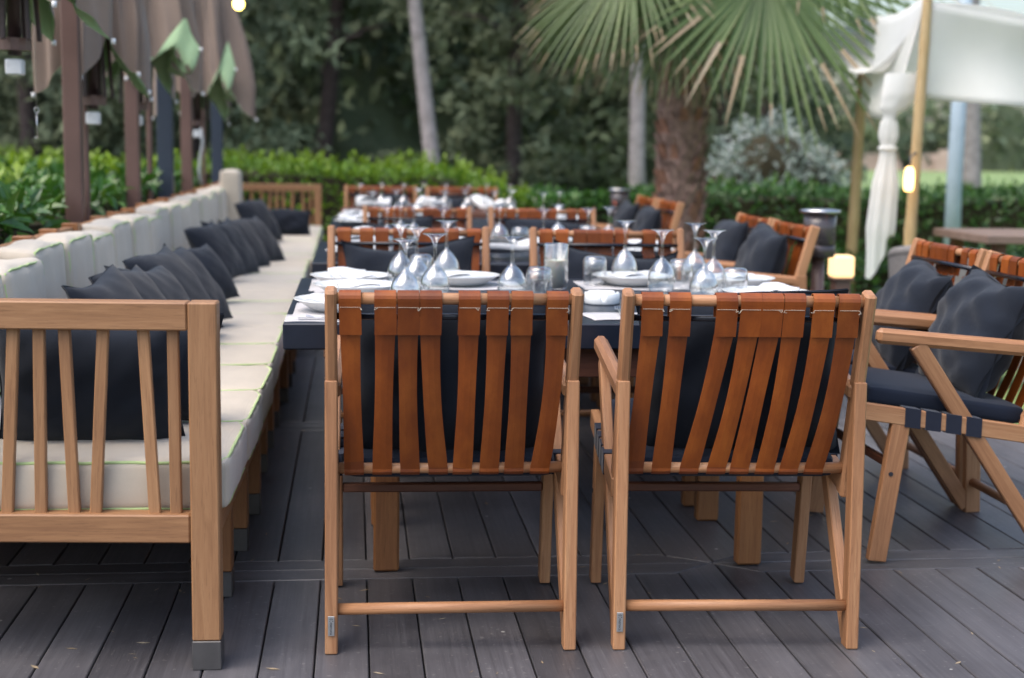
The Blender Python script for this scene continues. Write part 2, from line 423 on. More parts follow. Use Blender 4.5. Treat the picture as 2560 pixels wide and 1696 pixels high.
PITCH = .1325; GAP = .0046
def seamx(k): return .037 + PITCH * k
STAR = 1.085
def deck():
    d = MB(); T = .028
    def board(poly, along, rough=None):
        """flat polygon board with chamfered rim and thickness"""
        cx = sum(p[0] for p in poly) / len(poly); cy = sum(p[1] for p in poly) / len(poly)
        off = (rnd.random() * 30, rnd.random() * 30, rnd.random() * 30); dz = rnd.uniform(-.0007, .0007)
        n = len(poly); c = .0025
        def inset(k):
            out = []
            for i in range(n):
                a = Vector(poly[i - 1]); b = Vector(poly[i]); e = Vector(poly[(i + 1) % n])
                d1 = (b - a).normalized(); d2 = (e - b).normalized()
                n1 = Vector((-d1.y, d1.x)); n2 = Vector((-d2.y, d2.x))
                m_ = (n1 + n2); q = m_.dot(n1)
                out.append(b + m_ * (k / max(q, .25)))
            return out
        A = inset(GAP / 2); B = inset(GAP / 2 + c)
        vs = [(p.x, p.y, dz) for p in B] + [(p.x, p.y, dz - c) for p in A] + [(p.x, p.y, -T) for p in A]
        fs = [tuple(range(n))]
        for i in range(n):
            j = (i + 1) % n
            fs.append((i, i + n, j + n, j)); fs.append((i + n, i + 2 * n, j + 2 * n, j + n))
        fs = [f if k == 0 else f for k, f in enumerate(fs)]
        if along == 'y': gs = [(p[0] + off[0], p[2] + off[1], p[1] + off[2]) for p in vs]
        else: gs = [(p[1] + off[0], p[2] + off[1], p[0] + off[2]) for p in vs]
        d.add(vs, fs, gs)
    # cross borders (pairs of boards laid across) every bay; the second pair carries the mitred star
    bays = [(2.03, 1.95, 1.84), (4.23, 4.135, 4.035), (6.44, 6.345, 6.245), (8.65, 8.555, 8.455), (10.86, 10.765, 10.665), (13.07, 12.975, 12.875)]
    K0, K1 = -11, 22
    def U(bay, x):
        up, mid, lo = bays[bay]
        return mid + (up - mid) * min(1, abs(x - STAR) / .14)
    def Lw(bay, x):
        up, mid, lo = bays[bay]
        return mid - (mid - lo) * min(1, abs(x - STAR) / .13)
    for b in range(-1, len(bays)):
        for k in range(K0, K1):
            x0, x1 = seamx(k), seamx(k + 1)
            y0f = (lambda x: U(b, x)) if b >= 0 else (lambda x: -.4)
            y1f = (lambda x: Lw(b + 1, x)) if b + 1 < len(bays) else (lambda x: 14.6)
            low = [(x0, y0f(x0))]; top = [(x1, y1f(x1))]
            for br in (STAR - .14, STAR - .13, STAR, STAR + .13, STAR + .14):
                if x0 < br < x1:
                    low.append((br, y0f(br))); top.append((br, y1f(br)))
            low.append((x1, y0f(x1))); top = sorted(top, key=lambda p: -p[0]); top.append((x0, y1f(x0)))
            # occasional butt joint
            if b >= 0 and rnd.random() < .0: pass
            board(low + top, 'y')
    for b, (up, mid, lo) in enumerate(bays):
        xs = seamx(K0); xe = seamx(K1)
        for (a, c_, d0) in ((mid, up, .14), (lo, mid, .13)):
            # left run, right run, mitred at the star
            if a == mid:
                board([(xs, mid), (STAR, mid), (STAR - d0, up), (xs, up)], 'x')
                board([(STAR, mid), (xe, mid), (xe, up), (STAR + d0, up)], 'x')
            else:
                board([(xs, lo), (STAR - d0, lo), (STAR, mid), (xs, mid)], 'x')
                board([(STAR + d0, lo), (xe, lo), (xe, mid), (STAR, mid)], 'x')
    d.add([(seamx(K0), -.4, -.02), (seamx(K1), -.4, -.02), (seamx(K1), 14.6, -.02), (seamx(K0), 14.6, -.02)], [(0, 1, 2, 3)], None, 1)
    # screw heads along the borders
    for b, (up, mid, lo) in enumerate(bays[:3]):
        for k in range(-14, 16):
            for yy in (up + .035, lo - .035):
                for dx in (.03, .10):
                    x = seamx(k) + dx
                    n = 6; r = .003
                    d.add([(x + r * cos(2 * pi * i / n), yy + r * sin(2 * pi * i / n), .0012) for i in range(n)], [tuple(range(n))], None, 2)
    o = d.build('deck', [M['deck'], M['gap'], M['cap']])
    tag(o, kind='structure')
deck()

# ---------------------------------------------------------------- foliage helpers
def leaf(mb, p, d, n, L, W, tint, mat=0, fold=.25, bend=.2):
    """pointed leaf: 6 points, folded on the midrib"""
    d = d.normalized(); s = d.cross(n)
    if s.length < 1e-4: s = Vector((1, 0, 0))
    s.normalize(); n = s.cross(d)
    b = -n * (bend * L)
    vs = [p, p + d * (L * .38) + s * W * .5 + n * W * fold, p + d * (L * .75) + s * W * .33 + n * W * fold * .6 + b * .5,
          p + d * L + b, p + d * (L * .75) - s * W * .33 + n * W * fold * .6 + b * .5, p + d * (L * .38) - s * W * .5 + n * W * fold,
          p + d * (L * .4), p + d * (L * .75) + b * .45]
    mb.add(vs, [(0, 6, 1), (6, 7, 2, 1), (7, 3, 2), (0, 5, 6), (6, 5, 4, 7), (7, 4, 3)], [(tint, 0, 0)] * 8, mat)
def leaf4(mb, p, d, n, L, W, tint, mat=0):
    d = d.normalized(); s = d.cross(n)
    if s.length < 1e-4: s = Vector((1, 0, 0))
    s.normalize(); n = s.cross(d)
    mb.add([p, p + d * L * .5 + s * W * .5 + n * W * .15, p + d * L, p + d * L * .5 - s * W * .5 + n * W * .15],
           [(0, 3, 1), (1, 3, 2)], [(tint, 0, 0)] * 4, mat)
def rv(r=rnd):
    while True:
        v = Vector((r.uniform(-1, 1), r.uniform(-1, 1), r.uniform(-1, 1)))
        if .05 < v.length < 1: return v.normalized()
def hnoise(x, y):
    return (sin(x * 2.3 + y * 1.1) + sin(x * 5.1 - y * 3.7 + 1.3) * .5 + sin(y * 6.3 + x * 1.7 + .4) * .5) / 2

def hedge(name, label, x0, x1, y0, y1, ztop, n, L, mat, front=True, top_share=.6, lump=.06, spikes=0, ends=None, mat2=None):
    r = random.Random(hash(name) % 1000 if False else len(name) * 13 + int(abs(x0) * 7) + int(y0))
    t = thing(name, label, 'hedge', ((x0 + x1) / 2, (y0 + y1) / 2, -.15))
    inv = Vector(((x0 + x1) / 2, (y0 + y1) / 2, -.15))
    def zt(x, y):
        z = ztop + lump * hnoise(x, y)
        if ends: z = ends(x, y, z)
        return z
    mb = MB()
    for i in range(n):
        q = r.random()
        if q < top_share:
            x = r.uniform(x0, x1); y = y0 + (y1 - y0) * (r.random() ** 1.25); z = zt(x, y) - abs(r.gauss(0, .05)); up = Vector((0, 0, 1)) * 1.2 + rv(r) * .8
        else:
            k = r.random()
            z0 = zt(0, y0)
            if k < .62: x = r.uniform(x0, x1); y = y0 + abs(r.gauss(0, .05)); z = r.uniform(-.1, zt(x, y)); up = Vector((0, -1, .6)) + rv(r) * .8
            elif k < .81: x = x0 + abs(r.gauss(0, .05)); y = r.uniform(y0, y1); z = r.uniform(-.1, zt(x, y)); up = Vector((-1, 0, .6)) + rv(r) * .8
            else: x = x1 - abs(r.gauss(0, .05)); y = r.uniform(y0, y1); z = r.uniform(-.1, zt(x, y)); up = Vector((1, 0, .6)) + rv(r) * .8
        z = min(z, zt(x, y))
        if z < -.1: z = -.1
        up.normalize()
        d = (rv(r) + up * .55 + Vector((0, 0, .25))).normalized()
        s = L * r.uniform(.7, 1.25)
        (leaf if L > .085 else leaf4)(mb, Vector((x, y, z)) - inv, d, up, s, s * .42, min(1, max(0, r.gauss(.45, .25))))
    for i in range(spikes):
        x = r.uniform(x0, x1); y = r.uniform(y0, y1); z = zt(x, y); h = r.uniform(.05, .17)
        for k in range(9):
            zz = z + h * k / 9; a = r.random() * 6.3
            d = Vector((cos(a), sin(a), 1.0)); s = L * r.uniform(.7, 1.0)
            leaf4(mb, Vector((x, y, zz)) - inv, d, Vector((0, 0, 1)), s, s * .4, r.uniform(.7, 1), 1 if mat2 else 0)
    mb.build('foliage', [mat, mat2] if mat2 else mat, t)
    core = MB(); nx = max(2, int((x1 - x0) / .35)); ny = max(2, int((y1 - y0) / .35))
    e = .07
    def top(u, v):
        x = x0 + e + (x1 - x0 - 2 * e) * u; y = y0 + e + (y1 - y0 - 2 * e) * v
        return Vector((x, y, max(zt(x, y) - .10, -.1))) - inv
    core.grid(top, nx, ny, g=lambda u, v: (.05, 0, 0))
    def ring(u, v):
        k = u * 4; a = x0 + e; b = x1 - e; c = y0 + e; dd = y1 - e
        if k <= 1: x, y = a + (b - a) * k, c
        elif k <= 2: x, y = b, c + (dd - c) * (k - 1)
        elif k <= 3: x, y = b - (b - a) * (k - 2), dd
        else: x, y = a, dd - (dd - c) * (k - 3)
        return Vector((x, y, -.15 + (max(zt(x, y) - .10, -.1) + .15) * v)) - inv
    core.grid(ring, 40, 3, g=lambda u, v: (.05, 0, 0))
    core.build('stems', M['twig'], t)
    return t
hedge('laurel_hedge', 'glossy green laurel hedge behind the long bench under the folded parasols', -6.2, -1.42, 3.9, 13.4, .97, 27000, .115, M['laurel'], top_share=.86, lump=.05, spikes=160, mat2=M['laurel_young'])
hedge('boxy_hedge', 'bright lime green hedge across the far end of the deck', -8.5, 1.9, 14.7, 16.2, 1.02, 17000, .085, M['laurel_young'], lump=.06, spikes=300, top_share=.45, mat2=M['laurel_young'],
      ends=lambda x, y, z: z - max(0, x - .9) * .33)
hedge('boxy_hedge', 'dark green clipped hedge between the palm and the canopy posts', 3.0, 13.5, 14.4, 15.8, .84, 17000, .085, M['laurel_dark'], lump=.05, spikes=90, top_share=.45, mat2=M['laurel'])
hedge('low_hedge', 'low shaded green planting around the foot of the palm', 1.8, 3.1, 13.6, 14.6, .74, 4200, .08, M['laurel'], top_share=.5, lump=.1)
hedge('low_hedge', 'low dark planting beside the lit bollard and the metal lantern', 2.75, 6.6, 10.9, 12.2, .40, 6500, .08, M['laurel_dark'], top_share=.5, lump=.1)

# ---------------------------------------------------------------- trees
def trunk_mesh(mb, pts, rs, n=12, wob=.06):
    for i in range(len(pts)): pass
    mb.tube(pts, rs, n)
def crown_leaves(mb, ctr, rad, n, L, r, flat=1.0, mats=1):
    """clumps of needles/leaves spread through an uneven volume"""
    ncl = max(6, n // 60)
    for c in range(ncl):
        d = rv(r); k = r.random() ** .45
        p = Vector((ctr[0] + d.x * rad[0] * k, ctr[1] + d.y * rad[1] * k, ctr[2] + d.z * rad[2] * k))
        cr = r.uniform(.12, .3) * rad[0]
        ct = r.uniform(.1, .75)
        for i in range(n // ncl):
            q = rv(r) * cr * r.random() ** .4
            q.z *= .6
            dd = (rv(r) + Vector((0, 0, -.15))).normalized()
            s = L * r.uniform(.6, 1.3)
            leaf4(mb, p + q, dd, rv(r), s, s * .35, min(1, max(0, ct + r.gauss(0, .14))))
def tree(name, label, x, y, h, r0, lean, crown, n, L, mat, bark, seed, group=None, trunk_top=None, branches=9):
    r = random.Random(seed)
    t = thing(name, label, 'tree', (x, y, -.15), 0, group)
    pts = []; rs = []
    m = 9
    for i in range(m):
        k = i / (m - 1)
        pts.append((lean[0] * k + .12 * sin(k * 5 + seed) * k, lean[1] * k, h * k)); rs.append(r0 * (1 - .62 * k) * (1.25 if i == 0 else 1))
    mb = MB(); mb.tube(pts, rs, 12)
    for b in range(branches):
        k = r.uniform(.35, .95); i = int(k * (m - 1)); p = Vector(pts[i]); a = r.random() * 6.28
        L_ = h * r.uniform(.12, .28); q = p + Vector((cos(a) * L_, sin(a) * L_, L_ * r.uniform(.1, .6)))
        mid = (p + q) / 2 + Vector((0, 0, L_ * .12))
        mb.tube([p, mid, q], [rs[i] * .4, rs[i] * .25, rs[i] * .1], 6)
    mb.build('trunk', bark, t, True)
    cm = MB()
    for (dx, dy, z, rx, ry, rz_, share) in crown:
        crown_leaves(cm, (lean[0] * z / h + dx, lean[1] * z / h + dy, z), (rx, ry, rz_), int(n * share), L, r)
    cm.build('crown', mat, t)
    return t
tree('pine_tree', 'tall pine with a pale grey leaning trunk rising behind the middle of the hedge', 1.32, 22, 9.5, .135, (-.95, .4), [(0, 0, 6.0, 3.4, 2.6, 1.9, .5), (.6, .5, 8.6, 2.8, 2.4, 1.9, .5)], 4200, .30, M['pine'], M['bark_pale'], 3, branches=6)
tree('pine_tree', 'tall pine with a straight pale trunk just beside the palm', 4.42, 22, 9.5, .14, (-.15, .3), [(0, 0, 6.3, 3.2, 2.6, 1.8, .5), (.3, .2, 8.8, 2.8, 2.3, 1.7, .5)], 4200, .30, M['pine2'], M['bark_pale'], 5, branches=6)
tree('pine_tree', 'dim slender tree leaning among the dark wood behind the empty bench end', -.75, 28, 8.5, .19, (1.0, 0), [(0, 0, 5.6, 3.0, 2.4, 2.2, 1)], 3000, .32, M['pine'], M['bark_dark'], 8, branches=6)
tree('pine_tree', 'grey barked tree standing behind the white canopy beside the pale blue pole', 10.75, 24, 9.0, .2, (-.2, .3), [(0, 0, 7.0, 2.8, 2.2, 1.7, 1)], 2600, .30, M['pine'], M['bark_pale'], 9, branches=4)
for i, (x, y, h, lab, mt) in enumerate([
    (-9.5, 25, 9, 'broad dark evergreen behind the folded parasols', 'pine'), (-5.2, 24, 8.5, 'dense evergreen with drooping boughs seen between the parasol masts', 'pine2'),
    (-2.9, 27, 9.5, 'tall dark evergreen right of the lit string bulb', 'pine'), (2.9, 26, 9, 'mossy green tree filling the gap between the two pale trunks', 'pine2'),
    (6.6, 25, 8.5, 'olive green tree showing through the palm fronds', 'pine2'), (8.6, 30, 8.5, 'bushy dark tree behind the silver shrub', 'pine')]):
    r = random.Random(i)
    cr = [(r.uniform(-.5, .5), 0, 1.4, 2.2, 1.6, 1.3, .25), (r.uniform(-.6, .6), 0, 3.4, 2.6, 1.9, 1.5, .4), (r.uniform(-.5, .5), .3, 5.8, 2.3, 1.8, 1.5, .35)]
    tree('evergreen_tree', lab, x, y, h, .16, (r.uniform(-.4, .4), 0), cr, 5200, .26, M[mt], M['bark_dark'], 20 + i, 'evergreens beyond the hedge')

# far-off wood: one lumpy mass of foliage
def woodland():
    r = random.Random(77); mb = MB()
    segs = [(-30, 34, 34, 11.5), (-16, 33, 34, 12.0), (-4, 32, 34, 12.5), (6, 31, 33, 12.0), (15.5, 33, 35, 9.0)]
    def xz(u):
        x = -32 + 42.3 * u
        return x, 33 + 2.2 * sin(u * 9) + 1.3 * sin(u * 23)
    mb.grid(lambda u, v: Vector((xz(u)[0], xz(u)[1] + 1.2 * sin(v * 7 + u * 30), -.2 + 11.5 * v)), 60, 16, mat=2, g=lambda u, v: (.0, 0, 0))
    for c in range(760):
        u = r.random(); x, y = xz(u); z = 10.8 * r.random() ** .8; cr = r.uniform(.6, 1.5); ct = r.choice([.05, .2, .35, .5, .75, .95])
        y -= r.uniform(.1, 1.6)
        for i in range(48):
            q = rv(r) * cr * r.random() ** .4; q.z *= .7
            s = r.uniform(.3, .6)
            leaf4(mb, Vector((x, y, max(z, .1))) + q, rv(r), rv(r), s, s * .45, min(1, max(0, ct + r.gauss(0, .12))), 0 if (c % 3) else 2)
    # distant tree line across the lawn
    mb.grid(lambda u, v: Vector((16 + 110 * u, 122 + 4 * sin(u * 30), -.2 + (4.6 + .9 * sin(u * 40) + .5 * sin(u * 93)) * v)), 120, 5, mat=2, g=lambda u, v: (.0, 0, 0))
    for c in range(330):
        x = 16 + 110 * r.random(); z = r.uniform(.6, 5.2); ct = r.choice([.1, .35, .6, .9])
        for i in range(26):
            q = rv(r) * 1.5 * r.random() ** .4
            s = r.uniform(.7, 1.3)
            leaf4(mb, Vector((x, 119 + r.uniform(-1, 2), z)) + q, rv(r), rv(r), s, s * .5, min(1, max(0, ct + r.gauss(0, .12))), 2 if c % 2 else 0)
    tag(mb.build('woodland', [M['pine'], M['soil'], M['pine2']]), 'dark dense wood beyond the terrace and the lawn', 'wood', kind='stuff')
woodland()

def shrub(name, label, x, y, lobes, n, L, mat, seed):
    r = random.Random(seed); t = thing(name, label, 'shrub', (x, y, -.15))
    mb = MB()
    for (dx, dy, z, rad) in lobes:
        core = MB()
        for i in range(int(n * rad * rad / sum(q[3] ** 2 for q in lobes))):
            d = rv(r); k = .72 + .32 * r.random() + .1 * sin(d.x * 9 + d.z * 7)
            p = Vector((dx, dy, z)) + d * rad * k
            if p.z < .05: continue
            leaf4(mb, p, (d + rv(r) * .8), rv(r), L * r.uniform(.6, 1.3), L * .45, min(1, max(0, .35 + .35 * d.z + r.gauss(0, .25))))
    mb.build('foliage', mat, t)
    s = MB()
    for (dx, dy, z, rad) in lobes:
        s.tube([(0, 0, 0), (dx * .6, dy * .6, z * .6), (dx, dy, z)], [.05, .04, .02], 6)
        s.lathe([(rad * .68 * sin(pi * k / 8), -rad * .68 * cos(pi * k / 8)) for k in range(9)], 12, (dx, dy, z), wob=.12)
    s.build('stems', M['twig'], t, True)
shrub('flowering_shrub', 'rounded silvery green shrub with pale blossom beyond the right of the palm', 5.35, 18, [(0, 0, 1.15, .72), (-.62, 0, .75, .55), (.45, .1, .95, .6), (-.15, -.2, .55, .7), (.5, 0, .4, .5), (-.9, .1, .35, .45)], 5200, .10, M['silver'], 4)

# ---------------------------------------------------------------- palm
def palm():
    r = random.Random(5)
    bx, by = 2.68, 11.6
    t = thing('fan_palm', 'fan palm with a shaggy reddish trunk and drooping green fronds', 'palm', (bx, by, -.15))
    mb = MB(); H_ = 2.05
    mb.lathe([(.20, 0), (.195, .3), (.185, .9), (.195, 1.5), (.21, 1.9), (.16, H_ + .1), (.02, H_ + .25)], 20)
    rows = 22
    for j in range(rows):
        z = .05 + j * (H_ + .1) / rows; n = 11
        for i in range(n):
            a = 2 * pi * (i + .5 * (j % 2)) / n + r.uniform(-.08, .08)
            d = Vector((cos(a), sin(a), 0)); p = d * .185 + Vector((0, 0, z)); s = Vector((-sin(a), cos(a), 0))
            w = r.uniform(.036, .056); hh = r.uniform(.10, .16); o = r.uniform(.03, .065)
            mt = 1 if r.random() < .28 else 0
            mb.add([p - s * w, p + s * w, p + s * w * .5 + d * o + Vector((0, 0, hh)), p - s * w * .5 + d * o + Vector((0, 0, hh)),
                    p + s * w * .5 + d * (o - .02) + Vector((0, 0, hh - .01)), p - s * w * .5 + d * (o - .02) + Vector((0, 0, hh - .01)), p + d * -.02 + Vector((0, 0, hh + .03))],
                   [(0, 1, 2, 3), (3, 2, 4, 5), (1, 6, 4, 2), (0, 3, 5, 6)], None, mt)
    mb.build('trunk', [M['bark_palm'], M['bark_red']], t)
    base = Vector((0, 0, H_ + .15))
    # frond: (hub position in world, pointing direction of the fan, size)
    fr = [((2.12, 11.0, 2.74), (-.50, -.25, -.75), 1.15), ((2.42, 11.3, 2.55), (-.30, -.3, -1.0), 1.0), ((2.55, 11.05, 2.34), (.20, -.35, -1.0), .80), ((2.70, 11.2, 2.66), (.10, -.3, -1.0), .9),
          ((3.05, 10.6, 2.62), (.94, -.2, -.50), 1.62), ((3.10, 11.2, 2.72), (.40, -.1, -1.0), 1.0), ((3.3, 11.5, 2.75), (.65, 0, -.75), 1.15), ((2.05, 11.7, 2.72), (-.3, .1, -1.0), 1.15),
          ((3.0, 12.3, 2.7), (.2, .6, -.9), 1.3), ((2.3, 12.3, 2.8), (-.4, .6, -.8), 1.3), ((1.85, 11.5, 3.0), (-1, 0, -.15), 1.15), ((3.55, 11.2, 3.0), (1, -.1, -.15), 1.5), ((2.85, 11.9, 2.8), (.1, .2, -1), 1.1), ((2.55, 12.0, 2.8), (-.1, .2, -1), 1.1),
          ((2.5, 10.7, 3.15), (-.1, -.9, .4), 1.1), ((2.9, 11.6, 3.4), (.3, 0, 1), 1.1), ((2.3, 11.9, 3.3), (-.6, .2, .8), 1.1)]
    for fi, (hub, dr, size) in enumerate(fr):
        stiff = {0: .55, 4: .22, 11: .3, 5: .6, 6: .6}.get(fi, 1.0)
        hub = Vector(hub) - Vector((bx, by, -.15)); dr = Vector(dr).normalized()
        m = MB()
        mid = (base + hub) / 2 + Vector((0, 0, .12))
        m.tube([base, mid, hub], [.022, .016, .011], 6)
        # fan plane: spanned by dr and a side vector that stays near horizontal and faces the crown's outside
        out = Vector((hub.x, hub.y, .25)).normalized()
        side = dr.cross(out)
        if side.length < .2: side = dr.cross(Vector((0, -1, .1)))
        side.normalize(); nrm = side.cross(dr).normalized()
        nl = 54
        for i in range(nl):
            a = radians(-125 + 250 * i / (nl - 1)) + r.uniform(-.02, .02)
            d0 = (dr * cos(a) + side * sin(a)).normalized()
            L = size * (.92 + .12 * cos(a)) * r.uniform(.88, 1.05) * (1 - .18 * abs(a) / 2.2)
            w = .030 * size * r.uniform(.8, 1.1); tint = min(1, max(0, r.gauss(.45, .22)))
            tipk = r.uniform(.90, 1.1) if r.random() < .9 else .7
            segs = 7; pts = []
            p = hub.copy(); d = d0.copy()
            for k in range(segs + 1):
                pts.append((p.copy(), d.copy()))
                step = L / segs
                droop = (.04 + .24 * max(0, k / segs - .35) * r.uniform(.7, 1.5)) * stiff
                d = (d + Vector((0, 0, -1)) * droop).normalized(); p = p + d * step
            prev = None
            for k, (p, d) in enumerate(pts):
                u = k / segs
                s = d.cross(nrm).normalized()
                ww = w * (.35 + 1.5 * u if u < .45 else 1.03 * (1 - (u - .45) / .56) ** .75 + .0)
                ww = max(ww * .5, .0015)
                row = [p - s * ww + nrm * ww * .35, p - nrm * ww * .25, p + s * ww + nrm * ww * .35]
                if prev:
                    mt = 1 if u > tipk else 0
                    m.add(prev + row, [(0, 1, 4, 3), (1, 2, 5, 4)], [(tint, 0, 0)] * 6, mt)
                prev = row
        m.build('frond', [M['palm'], M['palm_tip']], t, True)
palm()
# ---------------------------------------------------------------- leather-strap armchair
CW = .313          # half outer width
STR_L = ([-.251, -.167, -.112, -.058, .035, .104, .163, .249], [-.247, -.170, -.110, -.050, .033, .101, .162, .243], [-.243, -.173, -.103, -.032, .029, .097, .160, .226])
STR_R = ([-.239, -.171, -.057, .003, .056, .111, .183, .246], [-.250, -.180, -.085, -.018, .033, .098, .166, .232], [-.257, -.187, -.115, -.045, .015, .081, .143, .208])
def post_y(z): return .11 - .14 * (z - .40) / .51
def strap_mb(xt, xm, xb, seed):
    r = random.Random(seed); m = MB(); W = .0243; T = .0028
    off = r.random() * 15
    ztop, zb = .888, .445
    def G(x, z): return (x * 1.0 + off, off, z - .43)
    # loop over the top dowel and folded flap
    R = .0175
    path = []
    for k in range(9):   # over the dowel, front to back
        a = radians(20 + 180 * k / 8)
        path.append((post_y(ztop) + R * cos(a) * 1, ztop + R * sin(a)))
    path = [(post_y(ztop) + R * 1.0, ztop - .05)] + path
    path += [(post_y(.84) - .022, .845), (post_y(.80) - .024, .800)]
    nn = len(path)
    vs = []; gs = []; fs = []
    for layer in (0, 1):
        for i, (y, z) in enumerate(path):
            a = path[max(i - 1, 0)]; b = path[min(i + 1, nn - 1)]
            t = Vector((b[0] - a[0], b[1] - a[1])).normalized(); n_ = Vector((-t.y, t.x)) * (T * layer * -1)
            flare = 1 + .03 * (i / nn)
            for s in (-1, 1):
                x = xt + s * (W + .0015) * flare + (.0012 * sin(i + seed) if i > 8 else 0)
                vs.append((x, y + n_.x, z + n_.y)); gs.append(G(x, z))
    for i in range(nn - 1):
        a = i * 2; b = a + nn * 2
        fs += [(a, a + 1, a + 3, a + 2), (b, b + 2, b + 3, b + 1), (a, a + 2, b + 2, b), (a + 1, b + 1, b + 3, a + 3)]
    e = (nn - 1) * 2; fs += [(e, e + 1, e + 1 + nn * 2, e + nn * 2)]
    m.add(vs, fs, gs)
    # hanging strap, slack and slightly waisted, wrapping the lower dowel
    pts = []; K = 16; tw0 = r.uniform(-.10, .10)
    for k in range(K + 1):
        u = k / K; z = .805 - (.805 - zb) * u
        x = xt * (1 - u) ** 2 + 2 * xm * u * (1 - u) + xb * u * u
        x = (1 - u) * (1 - u) * xt + 2 * u * (1 - u) * (2 * xm - .5 * xt - .5 * xb) + u * u * xb
        sag = -.012 * sin(pi * u)
        tw = tw0 * sin(pi * u)
        w = W * (1 - .10 * sin(pi * min(1, u * 1.15)) )
        pts.append((x, post_y(z) - .017 + sag, z, w, tw))
    for k in range(1, 7):
        a = radians(180 + 150 * k / 6)
        pts.append((xb, post_y(zb) + .0185 * cos(a), zb + .0185 * sin(a), W, 0))
    vs = []; gs = []; fs = []; nn = len(pts)
    for layer in (0, 1):
        for (x, y, z, w, tw) in pts:
            for s in (-1, -.33, .33, 1):
                curl = .0022 * abs(s) ** 2
                vs.append((x + s * w, y + layer * T + tw * s * w + curl, z)); gs.append(G(x + s * w, z))
    for k in range(nn - 1):
        for j in range(3):
            a = k * 4 + j; b = a + nn * 4
            fs += [(a, a + 4, a + 5, a + 1), (b, b + 1, b + 5, b + 4)]
        a = k * 4; b = a + nn * 4; fs += [(a, b, b + 4, a + 4), (a + 3, a + 7, b + 7, b + 3)]
    m.add(vs, fs, gs)
    # row of stitches and a loose thread end
    zs = .868; y0 = post_y(zs) - .0228
    x = xt - W * .96
    while x < xt + W * .92:
        m.box((x, y0 - .0008, zs - .0006), (x + .0024, y0 + .001, zs + .0006), .0002, 1); x += .0040
    ex = xt + r.choice((-1, 1)) * W
    m.tube([(ex, y0, zs), (ex + r.uniform(-.005, .005), y0 - .002, zs - .006), (ex + r.uniform(-.010, .010), y0 - .001, zs - .004 + r.uniform(-.006, .004))], .0006, 4, mat=1)
    return m
def chair(kind, straps, seat=True, plate=True):
    t = thing('strap_armchair', '', 'armchair')
    W = M['wood']
    for s in (-1, 1):
        xc = s * (CW - .0155)
        m = MB(); m.beam((xc, 0, 0), (xc, .030, .682), .031, .052, c=.003); m.build('rear_leg', W, t)
        m = MB(); m.beam((s * (CW - .0162), post_y(.37), .37), (s * (CW - .0162), post_y(.912), .912), .0285, .048, c=.0065); m.build('back_post', W, t)
        m = MB(); m.beam((xc, .545, .008), (xc, .490, .455), .030, .055, c=.003)
        m.tube([(s * CW, .518, .28), (s * (CW + .0015), .518, .28)], .007, 10, mat=1); m.build('front_leg', [W, M['ink']], t)
        m = MB(); m.beam((s * (CW - .012), .085, .393), (s * (CW - .012), .615, .4745), .026, .052, c=.003); m.build('seat_rail', W, t)
        m = MB(); m.beam((s * (CW - .0155), .018, .02), (s * (CW - .0155), .455, .672), .0272, .048, c=.003); m.build('brace', W, t)
        m = MB(); m.beam((s * (CW - .018), .030, .652), (s * (CW - .018), .575, .700), .038, .046, c=.012); m.build('armrest', W, t)
    m = MB(); m.tube([(-CW + .02, post_y(.888), .888), (CW - .02, post_y(.888), .888)], .0145, 14); m.build('top_rail', W, t, True)
    m = MB(); m.tube([(-CW + .02, post_y(.445), .445), (CW - .02, post_y(.445), .445)], .0145, 14); m.build('lower_back_rail', W, t, True)
    m = MB(); m.tube([(-CW + .02, .005, .108), (CW - .02, .005, .108)], .0145, 14); m.build('stretcher', W, t, True)
    m = MB(); m.box((-CW + .03, .488, .285), (CW - .03, .512, .310), .004, 0, 0); m.build('front_stretcher', M['wood_dark'], t)
    m = MB(); m.tube([(-CW + .02, post_y(.842) + .012, .842), (CW - .02, post_y(.842) + .012, .842)], .0085, 10); m.build('metal_rod', M['blackrod'], t, True)
    xs = straps
    for i in range(8):
        strap_mb(xs[0][i], xs[1][i], xs[2][i], i * 7 + 3).build('leather_strap', [M['leather'], M['stitch']], t, False)
    for i in range(4):
        y = .275 + i * .062; z0 = .395 + (y - .10) * .155
        m = MB(); h = .0295; w = .0235
        lo = (-CW - .0015, 0, 0)
        def rr(dx, dz): return (dx, dz)
        out = [(-CW - .0035, z0 - h), (-CW - .0035, z0 + h), (CW + .0035, z0 + h), (CW + .0035, z0 - h), (CW - .036, z0 - h), (CW - .036, z0 + h - .004), (-CW + .036, z0 + h - .004), (-CW + .036, z0 - h)]
        vs = [(x, y + e * w, z + e * w * .155) for e in (-1, 1) for (x, z) in out]
        fs = [(i_, (i_ + 1) % 8, (i_ + 1) % 8 + 8, i_ + 8) for i_ in range(8)]
        fs += [(0, 7, 6, 1), (1, 6, 5, 2), (2, 5, 4, 3)]; fs += [tuple(q + 8 for q in f[::-1]) for f in ((0, 7, 6, 1), (1, 6, 5, 2), (2, 5, 4, 3))]
        m.add(vs, fs); m.build('seat_strap', M['web'], t)
    # seat cushion
    m = MB()
    Mx = Matrix.Translation((0, .34, .480)) @ Euler((radians(8.5), 0, 0)).to_matrix().to_4x4()
    soft_box(m, (.535, .49, .062), Mx, .022, .008, 5)
    c = m.build('seat_cushion', M['navy'], t, True)
    if plate:
        m = MB(); x0 = -CW + .0155; y = -.0268
        m.box((x0 - .0080, y - .0012, .050), (x0 + .0080, y + .002, .100), .0006); p = m.build('maker_plate', M['plate_metal'], t)
        p['label'] = 'small metal maker plate with a star mark and dark lettering'
        letters(p, x0, y - .0016, .050, .100)
    return t
